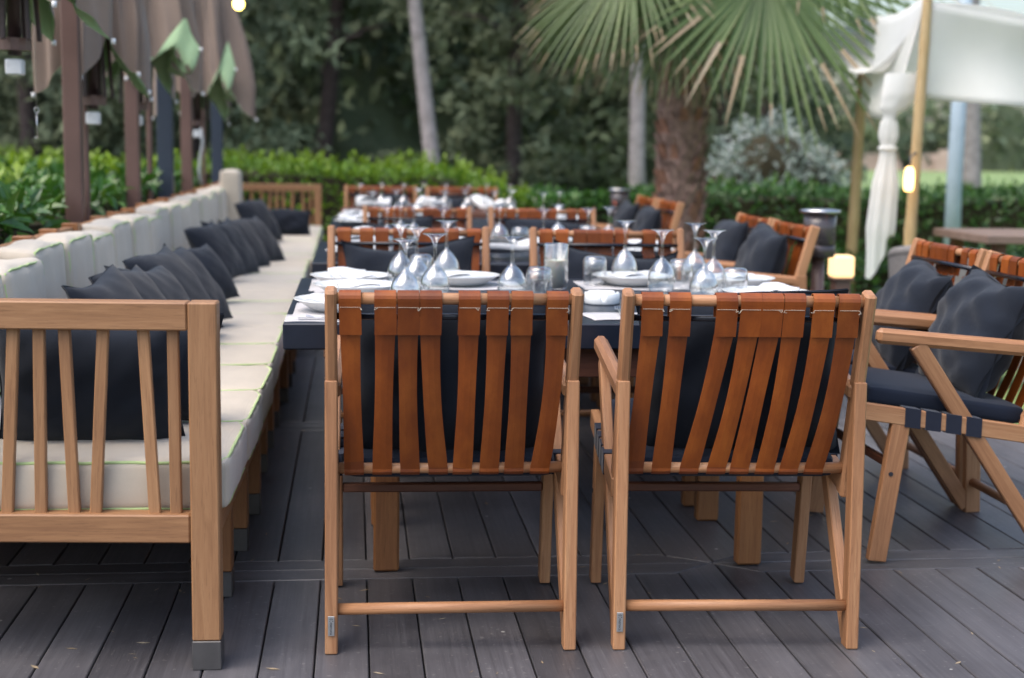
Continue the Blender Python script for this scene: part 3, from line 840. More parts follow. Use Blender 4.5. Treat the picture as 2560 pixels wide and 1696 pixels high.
def letters(parent, x0, y, z0, z1):
    """star-like mark on top, word reading downwards"""
    cu = bpy.data.curves.new('plate_lettering', 'FONT'); cu.body = 'meroca'; cu.size = .0115; cu.extrude = .0002; cu.resolution_u = 2
    o = bpy.data.objects.new('tmp', cu); COL.objects.link(o)
    dg = bpy.context.evaluated_depsgraph_get(); dg.update()
    me = bpy.data.meshes.new_from_object(o.evaluated_get(dg)); bpy.data.objects.remove(o)
    xs = [v.co.x for v in me.vertices]; sc = .031 / (max(xs) - min(xs)); mn = min(xs)
    for v in me.vertices:
        a, b = (v.co.x - mn) * sc, v.co.y * sc; v.co = Vector((x0 + b - .0030, y - v.co.z, z1 - .0155 - a))
    m = MB(); m.add([tuple(v.co) for v in me.vertices], [tuple(p.vertices) for p in me.polygons])
    for a in (40, 90, 140, 215, 325):
        d = Vector((cos(radians(a)), 0, sin(radians(a)))); c = Vector((x0, y, z1 - .0095)); s = Vector((-d.z, 0, d.x))
        m.add([c + d * .001, c + d * .004 + s * .0010, c + d * (.0058 if a < 300 else .0078), c + d * .004 - s * .0010], [(0, 1, 2, 3)])
    bpy.data.meshes.remove(me)
    m.build('lettering', M['ink'], parent)
def soft_box(m, size, mat4, rad, bulge, n=6, wr=0, seed=0, mat=0):
    """rounded, slightly bulging cushion block"""
    r = random.Random(seed); ph = [r.random() * 6 for _ in range(6)]
    hx, hy, hz = [s / 2 for s in size]
    nn = n * 2
    def shape(p):
        q = Vector((max(-hx + rad, min(hx - rad, p.x)), max(-hy + rad, min(hy - rad, p.y)), max(-hz + rad * .98, min(hz - rad * .98, p.z))))
        d = p - q
        if d.length > 1e-6: d = d.normalized() * rad
        o = q + d
        u, v, w = o.x / hx, o.y / hy, o.z / hz
        o.z += bulge * (1 - u * u) * (1 - v * v) * (1 if o.z > 0 else -1) if abs(w) > .5 else 0
        o.x += bulge * .7 * (1 - v * v) * (1 - w * w) * (1 if u > 0 else -1) if abs(u) > .5 else 0
        o.y += bulge * .7 * (1 - u * u) * (1 - w * w) * (1 if v > 0 else -1) if abs(v) > .5 else 0
        if wr: o += Vector((sin(o.y * 31 + ph[0]) * wr, sin(o.x * 27 + ph[1]) * wr, sin(o.x * 23 + ph[2] + o.y * 19) * wr))
        return o
    def tt(k, h): # denser near edges
        u = -1 + 2 * k / nn
        return (abs(u) ** .55) * (1 if u > 0 else -1) * h
    for ax in range(3):
        for sg in (-1, 1):
            a, b = (ax + 1) % 3, (ax + 2) % 3; hs = (hx, hy, hz)
            vs = []; fs = []
            for j in range(nn + 1):
                for i in range(nn + 1):
                    p = [0, 0, 0]; p[ax] = sg * hs[ax]; p[a] = tt(i, hs[a]); p[b] = tt(j, hs[b])
                    vs.append(mat4 @ shape(Vector(p)))
            for j in range(nn):
                for i in range(nn):
                    q = j * (nn + 1) + i; f = (q, q + 1, q + nn + 2, q + nn + 1)
                    fs.append(f if sg > 0 else f[::-1])
            m.add(vs, fs, None, mat)
def pillow_mb(w, h, t, seed, sag=.0, crease=1.0, dent=.0):
    """square scatter cushion in the local x-z plane, pinched corners, creased"""
    r = random.Random(seed); ph = [r.random() * 6.3 for _ in range(10)]; n = 22
    m = MB()
    for sg in (-1, 1):
        def fn(u, v):
            a, b = 2 * u - 1, 2 * v - 1
            pin = 1 - .085 * (1 - abs(b) ** 2.2) * abs(a) ** 3
            pin2 = 1 - .085 * (1 - abs(a) ** 2.2) * abs(b) ** 3
            x = a * w / 2 * pin; z = b * h / 2 * pin2
            prof = (max(0, (1 - abs(a) ** 2.6) * (1 - abs(b) ** 2.6))) ** .55
            y = sg * t / 2 * prof
            edge = max(abs(a), abs(b))
            cr = (sin(a * 7 + b * 5 + ph[0]) * .5 + sin(a * 13 - b * 9 + ph[1]) * .35 + sin((a * b) * 18 + ph[2]) * .4 + abs(sin(a * 4.2 + b * 3.1 + ph[5])) * .6)
            y += sg * cr * .0065 * crease * (prof > .05) * (.3 + prof * .7)
            rad_ = abs(sin(math.atan2(b, a) * 5 + ph[3])) * .007 * crease * max(0, edge - .45)
            y -= sg * rad_ * 1.5
            z -= sag * (1 - a * a) * (b + 1) / 2
            z += .012 * sin(a * 3 + ph[4]) * (b + 1) / 2
            return Vector((x, y - dent * (1 - a * a) * (1 - b * b), z))
        mm = MB(); mm.grid(fn, n, n)
        if sg < 0: mm.f = mm.f
        else: mm.f = [f[::-1] for f in mm.f]
        m.add(mm.v, mm.f, mm.g)
    return m
PILLOWS = {}
def pillow(label, loc, rot, size=(.45, .45, .15), seed=1, sag=.0, crease=1.0, group=None, cat='pillow'):
    o = pillow_mb(size[0], size[1], size[2], seed, sag, crease).build('scatter_pillow', M['charcoal'], None, True, loc)
    o.rotation_euler = Euler(rot)
    return tag(o, label, cat, group)

cA = chair('a', STR_L); cB = chair('b', STR_R)
US = set()
CG = 'leather strap armchairs around the tables'
chairs = [
    (cA, 'nearest strap armchair beside the bench, seen from behind, one tan strap bent aside', (.242, 3.43, 0), radians(-1.0), None),
    (cB, 'nearest strap armchair farther from the bench, seen from behind, its straps slanting', (.962, 3.40, 0), radians(-3.5), None),
    (cA, 'strap armchair facing us across the nearest table, left one with the sagging pillow', (.232, 6.035, 0), pi, (1.10, 1, 1)),
    (cB, 'strap armchair facing us across the nearest table, behind the candle glass, pillow pushed low', (1.085, 6.04, 0), pi, (1.08, 1, 1)),
    (cA, 'nearest of the two armchairs turned side-on beyond the right end of the nearest table', (2.17, 4.40, 0), pi / 2, (1, 1.05, 1.01)),
    (cB, 'farther of the two side-on armchairs beyond the right end of the nearest table', (2.18, 5.08, 0), pi / 2, (1, 1.05, 1.01)),
    (cA, 'side-on armchair at the right end of the second table, nearer one with slanting post', (2.10, 6.72, 0), pi / 2, None),
    (cB, 'side-on armchair at the right end of the second table, partly hidden by the nearer one', (2.11, 7.42, 0), pi / 2, None),
    (cA, 'armchair facing us on the far side of the second table, next to the bench', (.36, 8.13, 0), pi, None),
    (cB, 'armchair facing us on the far side of the second table, the right hand one', (1.08, 8.14, 0), pi, None),
    (cA, 'side-on armchair at the right end of the third table, upright', (2.12, 9.55, 0), pi / 2, None),
    (cB, 'side-on armchair at the right end of the third table, farther one just showing its straps', (2.12, 10.3, 0), pi / 2, None),
    (cA, 'far armchair at the last table, post against the green hedge, next to the bench', (.23, 12.35, 0), pi, None),
    (cB, 'far armchair at the last table, middle of the deck, straps glowing orange', (.93, 12.35, 0), pi, None)]
CH = []
for src, lab, loc, rz, sc in chairs:
    CH.append(place(src, lab, loc, rz, sc, US, CG))

# ---------------------------------------------------------------- tables
def table():
    t = thing('dining_table', '', 'table')
    W_, D_ = 1.72, .70
    m = MB(); m.box((0, 0, .675), (W_, D_, .750), .004, 0, 0); m.build('tabletop', M['navy_top'], t)
    m = MB()
    m.box((.22, .05, .585), (W_ - .22, .072, .674), .003, 0, 0); m.build('apron', M['wood_dark'], t)
    m = MB(); m.box((.22, D_ - .072, .585), (W_ - .22, D_ - .05, .674), .003, 0, 0); m.build('apron', M['wood_dark'], t)
    for x in (.295, 1.395):
        for y in (.085, .60):
            m = MB(); m.box((x - .038, y - .023, .003), (x + .038, y + .023, .583), .006); m.build('leg', M['wood_legs'], t)
    return t
tb = table(); UT = set()
TX = -.20
for x, y, lab in [(TX, 4.03, 'navy topped table unit nearest us, right behind the two front armchairs'), (TX, 4.745, 'navy topped table unit pushed against the nearest one, holding the far place settings'),
             (TX + .02, 6.14, 'second navy table group, front unit behind the facing armchairs'), (TX + .02, 6.845, 'second navy table group, rear unit before the next row of armchairs'),
             (TX + .05, 8.75, 'third navy table group, front unit crowded with upturned glasses'), (TX + .05, 9.46, 'third navy table group, rear unit crowded with upturned glasses')]:
    o = place(tb, lab, (x, y, 0), 0, None, UT, 'navy dining tables')
t = thing('dining_table', 'bare reddish wooden table at the far end of the row', 'table', (TX + .1, 11.0, 0), 0)
m = MB(); m.box((0, 0, .69), (1.62, .85, .745), .004, 0, 0); m.build('tabletop', M['wood_dark'], t)
for x in (.2, 1.42):
    for y in (.1, .75):
        m = MB(); m.box((x - .035, y - .035, 0), (x + .035, y + .035, .69), .004); m.build('leg', M['wood_dark'], t)
t = thing('side_table', 'pale brown wooden table standing on the grass past the side-on armchairs', 'table', (3.72, 8.05, -.03), 0)
m = MB(); m.box((0, 0, .76), (1.5, .8, .81), .004, 0, 0); m.build('tabletop', wood('greyed wood', (.16, .10, .075), (.24, .155, .12), (.33, .23, .19), .6), t)
for x in (.12, 1.38):
    for y in (.1, .7):
        m = MB(); m.box((x - .035, y - .035, 0), (x + .035, y + .035, .76), .004); m.build('leg', M['wood_dark'], t)

# ---------------------------------------------------------------- long bench
BX = -.315; SD = .745        # front line, seat depth
CUSH = {}
def piping_loop(m, size, mat4, rad, zs, bulge):
    hx, hy = size[0] / 2, size[1] / 2
    for z in zs:
        pts = []
        e = rad * .22
        for k in range(49):
            a = 2 * pi * k / 48
            c, s = cos(a), sin(a)
            p = 18
            R = (abs(c) ** p + abs(s) ** p) ** (-1 / p)
            x = c * R * (hx - e); y = s * R * (hy - e)
            wv = .0012 * sin(k * 2.1 + z * 40)
            pts.append(mat4 @ Vector((x + wv, y + wv, z + wv)))
        m.tube(pts, .0046, 6, False)
def bench_unit(first=False):
    t = thing('garden_bench', '', 'bench')
    W = M['bench_wood']; L = 1.495
    m = MB(); m.box((-.062, .07, .30), (-.012, L - .07, .372), .003, 0, 1); m.build('front_rail', W, t)
    m = MB(); m.box((-.93, .07, .30), (-.88, L - .07, .372), .003, 0, 1); m.build('rear_rail', W, t)
    for i in range(3):
        m = MB(); y = .05 + i * .69; m.box((-.88, y, .335), (-.062, y + .05, .37), .003, 0, 0); m.build('cross_slat', W, t)
    ys = (.525, .98, 1.425)
    for y in ys:
        for x in (-.068, -.92):
            m = MB(); m.box((x - .035, y - .033, .072), (x + .035, y + .033, .30 if x > -.5 else .90), .003); g = m.build('leg', M['wood_legs'], t)
            m = MB(); m.box((x - .036, y - .034, 0), (x + .036, y + .034, .0715), .002); m.build('leg_cap', M['cap'], g)
    m = MB(); m.box((-.945, .0, .82), (-.905, L, .885), .003, 0, 1); m.build('back_rail', W, t)
    m = MB(); m.box((-.935, .0, .55), (-.915, L, .60), .003, 0, 1); m.build('back_rail', W, t)
    r = random.Random(4 if first else 9)
    for i in range(3):
        yc = .25 + i * .499; sz = (SD + .03, .494, .125)
        Mx = Matrix.Translation((-SD / 2 + .0 + r.uniform(-.006, .008), yc + .0, .437 + r.uniform(-.003, .004)))
        m = MB(); soft_box(m, sz, Mx, .020, .010, 7, .0012, i + 3); c = m.build('seat_cushion', M['beige'], t, True)
        m = MB(); piping_loop(m, sz, Mx, .020, (.056, -.056), .01); m.build('piping', M['piping'], c, True)
    for i in range(3):
        yc = .25 + i * .499; hh = r.choice([.352, .368, .378]); sz = (.165, .492, hh)
        Mx = Matrix.Translation((-SD - .085 + r.uniform(-.012, .012), yc, .505 + hh / 2)) @ Euler((0, radians(r.uniform(-3, -1)), 0)).to_matrix().to_4x4()
        m = MB(); soft_box(m, sz, Mx, .030, .016, 7, .0042, i + 9 + (5 if first else 0)); c = m.build('back_cushion', M['beige'], t, True)
        m = MB()
        Rx = Mx @ Matrix.Rotation(radians(90), 4, 'Y')
        piping_loop(m, (hh, .492, .165), Rx, .022, (.074, -.074), .01); m.build('piping', M['piping'], c, True)
    return t
def arm(t, y, facing=1, post=.067, top=.885, slats=None, wide=.93):
    """open slatted end frame lying in the x-z plane"""
    W = M['bench_wood']
    dy = .066
    skew = 0.0 if facing < 0 else .045     # rails recede slightly toward the hedge side
    m = MB(); m.box((-post, y, .072), (.0, y + dy, top), .0035); p = m.build('end_post', W, t)
    m = MB(); m.box((-post - .001, y - .001, 0), (.001, y + dy + .001, .0715), .002); m.build('leg_cap', M['cap'], p)
    m = MB(); m.beam((-post - .0008, y + dy / 2, top - .0335), (-wide, y + dy / 2 + skew, top - .0335), .060, .066, side=(0, 1, 0), c=.0035); m.build('end_top_rail', W, t)
    m = MB(); m.beam((-post - .0008, y + dy / 2, .345), (-wide, y + dy / 2 + skew, .345), .055, .068, side=(0, 1, 0), c=.0035); m.build('end_lower_rail', W, t)
    for a, b in slats or [(-.105, -.104), (-.174, -.154), (-.266, -.293), (-.356, -.343), (-.414, -.421), (-.473, -.500), (-.56, -.545), (-.645, -.67), (-.74, -.72), (-.83, -.84)]:
        sk = lambda x: y + dy / 2 + skew * (-x - post) / (wide - post)
        m = MB(); m.beam((b, sk(b), .376), (a, sk(a), .822), .027, .020, c=.0025); m.build('end_slat', W, t)
    m = MB(); m.box((-wide - post, y + skew, .072), (-wide, y + dy + skew, top), .0035); p = m.build('end_post', W, t)
    m = MB(); m.box((-wide - post - .001, y - .001 + skew, 0), (-wide + .001, y + dy + .001 + skew, .0715), .002); m.build('leg_cap', M['cap'], p)
b1 = bench_unit(True); b1['label'] = 'beige cushioned bench section nearest us with an open slatted end frame'; b1['group'] = 'long row of beige bench sections'
b1.location = (BX, 3.395, 0); b1.rotation_euler = (0, 0, radians(-1.2))
arm(b1, -.067, 1)
b2 = bench_unit(); UB = set()
BN = 6
words_ = ['second beige bench section from the slatted end nearest us, facing the first table', 'beige bench section beside the gap between first and second tables', 'beige bench section facing the second table, pillow leaning in its middle',
         'beige bench section beside the third table with the low slumped cushions', 'beige bench section before the last one, backing onto the hedge']
for i in range(5):
    place(b2, words_[i], (BX + .012 * (i % 2) + .015, 4.925 + i * 1.512, 0), 0, None, UB, 'long row of beige bench sections')
b3 = copy_tree(b2); b3['label'] = 'farthest beige bench section ending in an orange slatted end frame'; b3.location = (BX + .01, 4.925 + 5 * 1.512 - .45, 0)
arm(b3, 1.50, -1)
m = MB(); soft_box(m, (.16, .30, .52), Matrix.Translation((0, 0, .26)), .02, .012, 6, .003, 2)
o = m.build('upright_cushion', M['beige'], None, True, (-1.0 - .02, 12.1, .51)); tag(o, 'tall beige cushion standing on end in the far corner of the bench', 'cushion')

PG = 'charcoal pillows along the bench'
# pillow plane is local x-z, thickness along local y. rz turns the face; rx leans it back
def bp(lab, x, y, z, yaw, lean, size=(.43, .43, .15), seed=1, roll=0, sag=0, crease=1):
    if y > 4: yaw -= 180
    M4 = Matrix.Rotation(radians(yaw), 4, 'Z') @ Matrix.Rotation(radians(lean), 4, 'X') @ Matrix.Rotation(radians(roll), 4, 'Y')
    return pillow(lab, (x, y, z), M4.to_euler(), size, seed, sag, crease, PG)
bp('largest black pillow, seen through the slats of the bench end nearest us', -.66, 3.62, .652, 2, 12, (.47, .345, .17), 1, 0)
bp('black pillow tucked behind the one inside the slatted bench end, edge bulging out', -.56, 3.84, .640, 12, 16, (.42, .31, .15), 2, 0)
bp('charcoal pillow with one sharp corner up, first in the row behind the bench end rail', -.735, 4.62, .665, 72, 32, (.38, .38, .14), 3, 6, 0, .45)
bp('charcoal pillow second in the tight row behind the bench end rail', -.71, 4.88, .665, 74, 32, (.38, .38, .14), 4, 3, 0, .45)
bp('charcoal pillow third in the tight row, sloping down toward the seat edge', -.68, 5.14, .655, 70, 36, (.38, .38, .15), 5, -4, 0, .5)
bp('large charcoal pillow rising above its neighbours, dark corner folded over', -.67, 5.44, .68, 70, 34, (.38, .40, .15), 6, 8, 0, .5)
bp('charcoal pillow leaning close behind the large folded-corner one', -.65, 5.84, .665, 73, 36, (.35, .36, .14), 7, 4, 0, .45)
bp('round looking charcoal pillow alone on the open seat, face turned toward us', -.71, 6.72, .632, 50, 32, (.33, .31, .17), 8, 12, 0, .4)
bp('charcoal pillow starting the second cluster, pointed ear against the back cushions', -.74, 7.80, .665, 68, 32, (.36, .36, .14), 9, 8, 0, .45)
bp('charcoal pillow second of the second cluster', -.70, 8.3, .655, 70, 32, (.37, .37, .14), 10, 2, 0, .45)
bp('charcoal pillow third of the second cluster', -.66, 8.78, .645, 70, 33, (.36, .36, .14), 11, -3, 0, .45)
bp('charcoal pillow last of the second cluster, sliding toward the seat edge', -.61, 9.25, .635, 66, 36, (.36, .36, .14), 12, 5, 0, .45)
bp('charcoal pillow standing alone near the far bench corner', -.72, 11.0, .665, 56, 30, (.36, .38, .15), 13, 6, 0, .45)
bp('flattened charcoal bolster pillow against the far slatted bench end', -.60, 12.05, .60, 0, 10, (.50, .24, .17), 14, 0)

# pillows on chairs
CP = 'charcoal pillows on the armchairs'
def cp(lab, ch, dx=0, dy=.135, z=.685, lean=14, size=(.50, .43, .16), seed=1, roll=0, yaw=0, sag=0, crease=1.2):
    c = CH[ch]
    sc = c.scale
    p = Matrix.Translation(c.location) @ Matrix.Rotation(c.rotation_euler.z, 4, 'Z') @ Matrix.Translation((dx, dy, z))
    R = Matrix.Rotation(c.rotation_euler.z + radians(yaw), 4, 'Z') @ Matrix.Rotation(radians(lean), 4, 'X') @ Matrix.Rotation(radians(roll), 4, 'Y')
    return pillow(lab, p.translation, R.to_euler(), size, seed, sag, crease, CP)
cp('dark pillow behind the straps of the nearest armchair beside the bench', 0, -.005, .135, .665, 13, (.535, .46, .15), 21, 1)
cp('dark pillow behind the slanting straps, one corner humped above the armchair rail', 1, .02, .145, .675, 13, (.545, .47, .16), 22, -3.4)
cp('sagging charcoal pillow on the left facing armchair across the nearest table', 2, 0, .15, .665, 14, (.56, .42, .15), 23, 2, sag=.02)
cp('wide charcoal pillow on the facing armchair behind the candle glass', 3, 0, .15, .65, 14, (.54, .44, .15), 24, -5, sag=.055)
cp('crumpled blue-black pillow on the nearest side-on armchair', 4, .0, .16, .675, 26, (.49, .41, .19), 25, -2, crease=2.4)
cp('crumpled slate pillow on the farther side-on armchair', 5, -.06, .15, .665, 26, (.49, .41, .19), 26, -3, yaw=-6, crease=2.4)
cp('charcoal pillow on the nearer side-on armchair of the second table', 6, 0, .15, .685, 18, (.48, .44, .17), 27, -4)
cp('charcoal pillow on the half hidden side-on armchair of the second table', 7, 0, .15, .685, 18, (.48, .44, .17), 28, 3)
cp('small dark pillow on the armchair beyond the second table next to the bench', 8, .1, .15, .655, 14, (.40, .40, .15), 29, 5)
cp('dark pillow on the right hand armchair beyond the second table', 9, 0, .15, .655, 14, (.50, .42, .15), 30, -3)
cp('dark pillow on the upright side-on armchair of the third table', 10, 0, .15, .675, 16, (.46, .42, .16), 31)
cp('dark pillow on the farther side-on armchair of the third table', 11, 0, .15, .675, 16, (.46, .42, .16), 34)
cp('dark pillow on the far armchair next to the bench at the last table', 12, 0, .15, .655, 14, (.46, .40, .15), 32)
cp('dark pillow on the far armchair in the middle of the deck', 13, 0, .15, .655, 14, (.46, .40, .15), 33)
# ---------------------------------------------------------------- glassware and settings
TZ = .7502
def wine_glass(h=.215):
    """stemmed glass standing upside down on its rim"""
    m = MB(); R = .0495; t = .0011
    bh = .120 * h / .215
    def bowl(z):  # outer radius, z from rim (0) up to stem joint
        u = z / bh
        if u < .36: return .0375 + .0115 * sin(pi / 2 * u / .36)
        w_ = (u - .36) / .64
        return .0062 + .0428 * (1 - w_ ** 2.2) ** .88 if w_ < 1 else .0062
    out = []
    for k in range(17):
        z = bh * (k / 16) ** .95
        out.append((bowl(z), z))
    out[-1] = (.0064, bh)
    inn = [(max(r - t, .0), z * .97) for r, z in out[:-2]] + [(0.0, bh - .005)]
    stem = [(.0062, bh + .010), (.0050, bh + .028), (.0052, h - .045), (.0072, h - .032), (.0115, h - .020), (.0185, h - .011), (.030, h - .0045), (.0410, h - .0016), (.0420, h - .0006), (.0405, h), (.02, h + .0004), (0, h + .0005)]
    prof = inn[::-1] + out + stem
    m.lathe(prof, 36)
    return m
def tumbler():
    m = MB(); h = .105; t = .0018
    out = [(.0405, 0), (.0425, .02), (.0445, .05), (.0448, .075), (.043, .09), (.0375, .1), (.028, .1045), (0, .105)]
    inn = [(0, .092), (.024, .0915), (.034, .088), (.0395, .08), (.0428, .065), (.0427, .05), (.0405, .02), (.0388, 0)]
    m.lathe(inn + out, 36); return m
def plate():
    m = MB()
    m.lathe([(0, .004), (.070, .004), (.082, .001), (.088, .001), (.105, .012), (.140, .0335), (.147, .0355), (.1475, .0375), (.144, .0375), (.118, .0285), (.100, .019), (.085, .011), (0, .009)], 44)
    return m
gl = wine_glass().build('wine_glass', M['glass'], None, True); tum = tumbler().build('tumbler', M['glass'], None, True)
pl_ = plate().build('deep_plate', M['china'], None, True)
def napk(seed, w=.20, d=.13):
    r = random.Random(seed); m = MB(); ph = [r.random() * 6 for _ in range(5)]
    def f(u, v, top=True):
        a, b = 2 * u - 1, 2 * v - 1
        z = .017 + .006 * sin(a * 2.4 + ph[0]) * (.5 + .5 * b) + .004 * sin(b * 3 + a * 1.5 + ph[1]) + .016 * max(0, a) ** 2 * (r_ > .5) + .010 * (1 - abs(b)) * (r_ <= .5)
        x = a * w / 2 * (1 + .05 * sin(b * 3 + ph[3])); y = b * d / 2 * (1 + .07 * sin(a * 3 + ph[4]))
        return Vector((x, y, z + (.006 if top else -.004)))
    r_ = r.random()
    m.grid(lambda u, v: f(u, v), 18, 12); 
    k = MB(); k.grid(lambda u, v: f(u, v, False), 18, 12); k.f = [q[::-1] for q in k.f]; m.add(k.v, k.f, k.g)
    # rim joining the two layers
    n = 19
    def idx(i, j): return j * 19 + i
    rim = [idx(i, 0) for i in range(19)] + [idx(18, j) for j in range(1, 13)] + [idx(i, 12) for i in range(17, -1, -1)] + [idx(0, j) for j in range(11, 0, -1)]
    off = 19 * 13
    for a in range(len(rim)):
        p, q = rim[a], rim[(a + 1) % len(rim)]; m.f.append((p, p + off, q + off, q)); m.m.append(0)
    # an upper fold
    m.grid(lambda u, v: f(.02 + u * .52, .04 + v * .9) + Vector((0, 0, .004 + .006 * sin(u * pi))), 12, 8)
    return m
naps = [napk(i).build('napkin', M['napkin'], None, True) for i in range(4)]
mm = MB()
mm.grid(lambda u, v: Vector(((u - .5) * .42, (v - .5) * .31, .0022 + .0012 * sin(u * 9))), 16, 4)
matp = mm.build('placemat', M['mat'], None, True)
so = matp.modifiers.new('s', 'SOLIDIFY'); so.thickness = .0016
def cutlery(kind):
    m = MB()
    if kind == 'fork':
        m.beam((0, -.10, .003), (0, .035, .004), .009, .0025, c=.001)
        m.beam((0, .033, .004), (0, .055, .002), .024, .002, c=.0008)
        for k in range(4):
            x = -.0102 + k * .0068; m.tube([(x, .054, .002), (x, .075, .001), (x * .95, .098, .006)], .0017, 6)
    else:
        m.beam((0, -.11, .0035), (0, -.01, .0035), .012, .005, c=.0015); m.beam((0, -.012, .0035), (0, .11, .0035), .017, .0016, c=.0006)
    return m
fk = cutlery('fork').build('fork', M['steel'], None); kn = cutlery('knife').build('knife', M['steel'], None)
used = set()
def dup(src, label, loc, rz=0, cat=None, group=None, scale=None, rx=0):
    o = place(src, label, loc, rz, scale, used, group)
    if rx: o.rotation_euler = (rx, 0, rz)
    o['category'] = cat; return o
GG = 'upturned wine glasses'; GT = 'upturned tumblers'; GP = 'deep white plates'; GN = 'folded white napkins'; GM = 'pale placemats'; GK = 'steel cutlery'
# nearest table group: (x, y, scale z)
for x, y, s, lab in [(.160, 4.44, 1.0, 'upturned wine glass nearest us in the left cluster, foot just above the chair back'), (.522, 4.68, .99, 'upturned wine glass standing alone between the clusters, left of the tumbler and candle'),
                     (.213, 4.86, 1.06, 'upturned wine glass in the left cluster with its foot overlapping the one behind'), (.165, 5.06, 1.06, 'upturned wine glass at the back left of the left cluster'),
                     (.335, 5.17, 1.10, 'tall upturned wine glass right of the left cluster, in front of the pillow'), (1.00, 5.20, 1.12, 'upturned wine glass over the far plate right of the candle'),
                     (1.255, 5.16, 1.10, 'upturned wine glass at the back of the right cluster'), (1.158, 4.62, 1.0, 'upturned wine glass in front in the right cluster'), (1.25, 4.86, 1.06, 'upturned wine glass behind and right in the right cluster'),
                     (.262, 4.62, 1.03, 'upturned wine glass on the inner side of the left cluster, second from us'), (1.075, 4.90, 1.05, 'upturned wine glass on the inner side of the right cluster')]:
    dup(gl, lab, (x, y, TZ), x * 3, 'wine glass', GG, (1, 1, s))
for x, y, lab in [(.615, 4.70, 'upturned tumbler right in front of the candle glass'), (.885, 5.18, 'upturned tumbler just right of the candle glass'), (1.285, 4.70, 'upturned tumbler at the right edge of the right cluster'),
                  (1.18, 5.06, 'upturned tumbler at the back of the right cluster'), (.245, 5.22, 'upturned tumbler hidden behind the left cluster of stems')]:
    dup(tum, lab, (x, y, TZ), x, 'tumbler', GT, (1, 1, 1.06))
pls = [(-.035, 4.33, 'plate at the corner nearest the bench on the nearest table'), (.01, 4.80, 'middle plate along the bench side of the nearest table'), (-.01, 5.14, 'farthest plate along the bench side of the nearest table'),
       (.385, 5.17, 'plate set for the left facing armchair'), (1.025, 5.19, 'plate set for the facing armchair behind the candle'), (1.40, 5.12, 'plate at the far right corner of the nearest table'), (1.37, 4.62, 'plate near the side-on armchair on the nearest table')]
for i, (x, y, lab) in enumerate(pls):
    dup(matp, 'pale placemat under the ' + lab.replace('plate ', 'plate ', 1), (x + .01, y - (.0 if i < 3 else .02), TZ), pi / 2 if i in (0, 1, 2, 6) else 0, 'placemat', GM)
    dup(pl_, 'deep white ' + lab, (x, y, TZ + .0035), i, 'plate', GP)
    dup(naps[i % 4], 'folded white napkin on the ' + lab, (x + .004, y, TZ + .014), (pi / 2 if i < 3 else .1) + i * .11 + (0 if i else .9), 'napkin', GN)
dup(kn, 'steel knife on the front left corner of the nearest table', (-.05, 4.10, TZ + .004), pi / 2 + .03, 'knife', GK)
dup(fk, 'steel fork beside the knife at the front left corner of the nearest table', (-.04, 4.135, TZ + .004), pi / 2 - .02, 'fork', GK)
dup(fk, 'steel fork with raised tines between the two nearest armchairs', (.815, 4.30, TZ + .004), radians(-8), 'fork', GK)
dup(matp, 'pale placemat between the two nearest armchairs', (.86, 4.215, TZ), .12, 'placemat', GM, (.8, .6, 1))
# front mats behind the two nearest chairs and one under the knife
dup(matp, 'pale placemat on the front edge behind the left nearest armchair', (.26, 4.24, TZ), 0, 'placemat', GM)
dup(matp, 'pale placemat under knife and fork at the front left corner', (-.02, 4.15, TZ - .001), 0, 'placemat', GM, (.85, .55, 1))
dup(pl_, 'deep white plate hidden behind the left nearest armchair', (.34, 4.25, TZ + .0035), 0, 'plate', GP)
dup(pl_, 'deep white plate hidden behind the right nearest armchair', (1.05, 4.25, TZ + .0035), 0, 'plate', GP)
dup(naps[1], 'folded white napkin on the plate behind the right nearest armchair', (1.05, 4.25, TZ + .014), .2, 'napkin', GN)
# candle glass
t = thing('candle_glass', 'tall clear glass holding a cream candle, half filled', 'candle', (.722, 5.06, TZ))
m = MB(); m.lathe([(0, .006), (.0425, .006), (.0428, .161), (.0440, .1625), (.0452, .161), (.0450, .002), (.043, 0), (0, 0)], 36); m.build('glass_cup', M['glass'], t, True)
m = MB(); m.lathe([(0, .0065), (.0420, .0065), (.0420, .102), (.0405, .104), (.02, .102), (0, .1015)], 30); m.tube([(0, 0, .1), (.001, 0, .115)], .0013, 6, mat=1); m.build('candle', [M['wax'], M['ink']], t, True)
# ashtray
m = MB(); prof = []
n = 48
def ash(u, v):
    a = 2 * pi * u
    P = [(.0, .010), (.040, .010), (.046, .014), (.050, .036), (.054, .040), (.058, .036), (.0575, .006), (.054, 0), (0, 0)]
    k = v * (len(P) - 1); i = min(int(k), len(P) - 2); f = k - i
    r_ = P[i][0] * (1 - f) + P[i + 1][0] * f; z = P[i][1] * (1 - f) + P[i + 1][1] * f
    notch = any(abs(((a - c + pi) % (2 * pi)) - pi) < .11 for c in (radians(-95), radians(25), radians(145)))
    if notch and z > .022: z = .022
    return Vector((r_ * cos(a), r_ * sin(a), z))
m.grid(ash, 96, 8, wrap=True)
o = m.build('ashtray', M['china'], None, True, (.805, 4.56, TZ)); tag(o, 'round white ashtray with notched rim between the two nearest armchairs', 'ashtray')

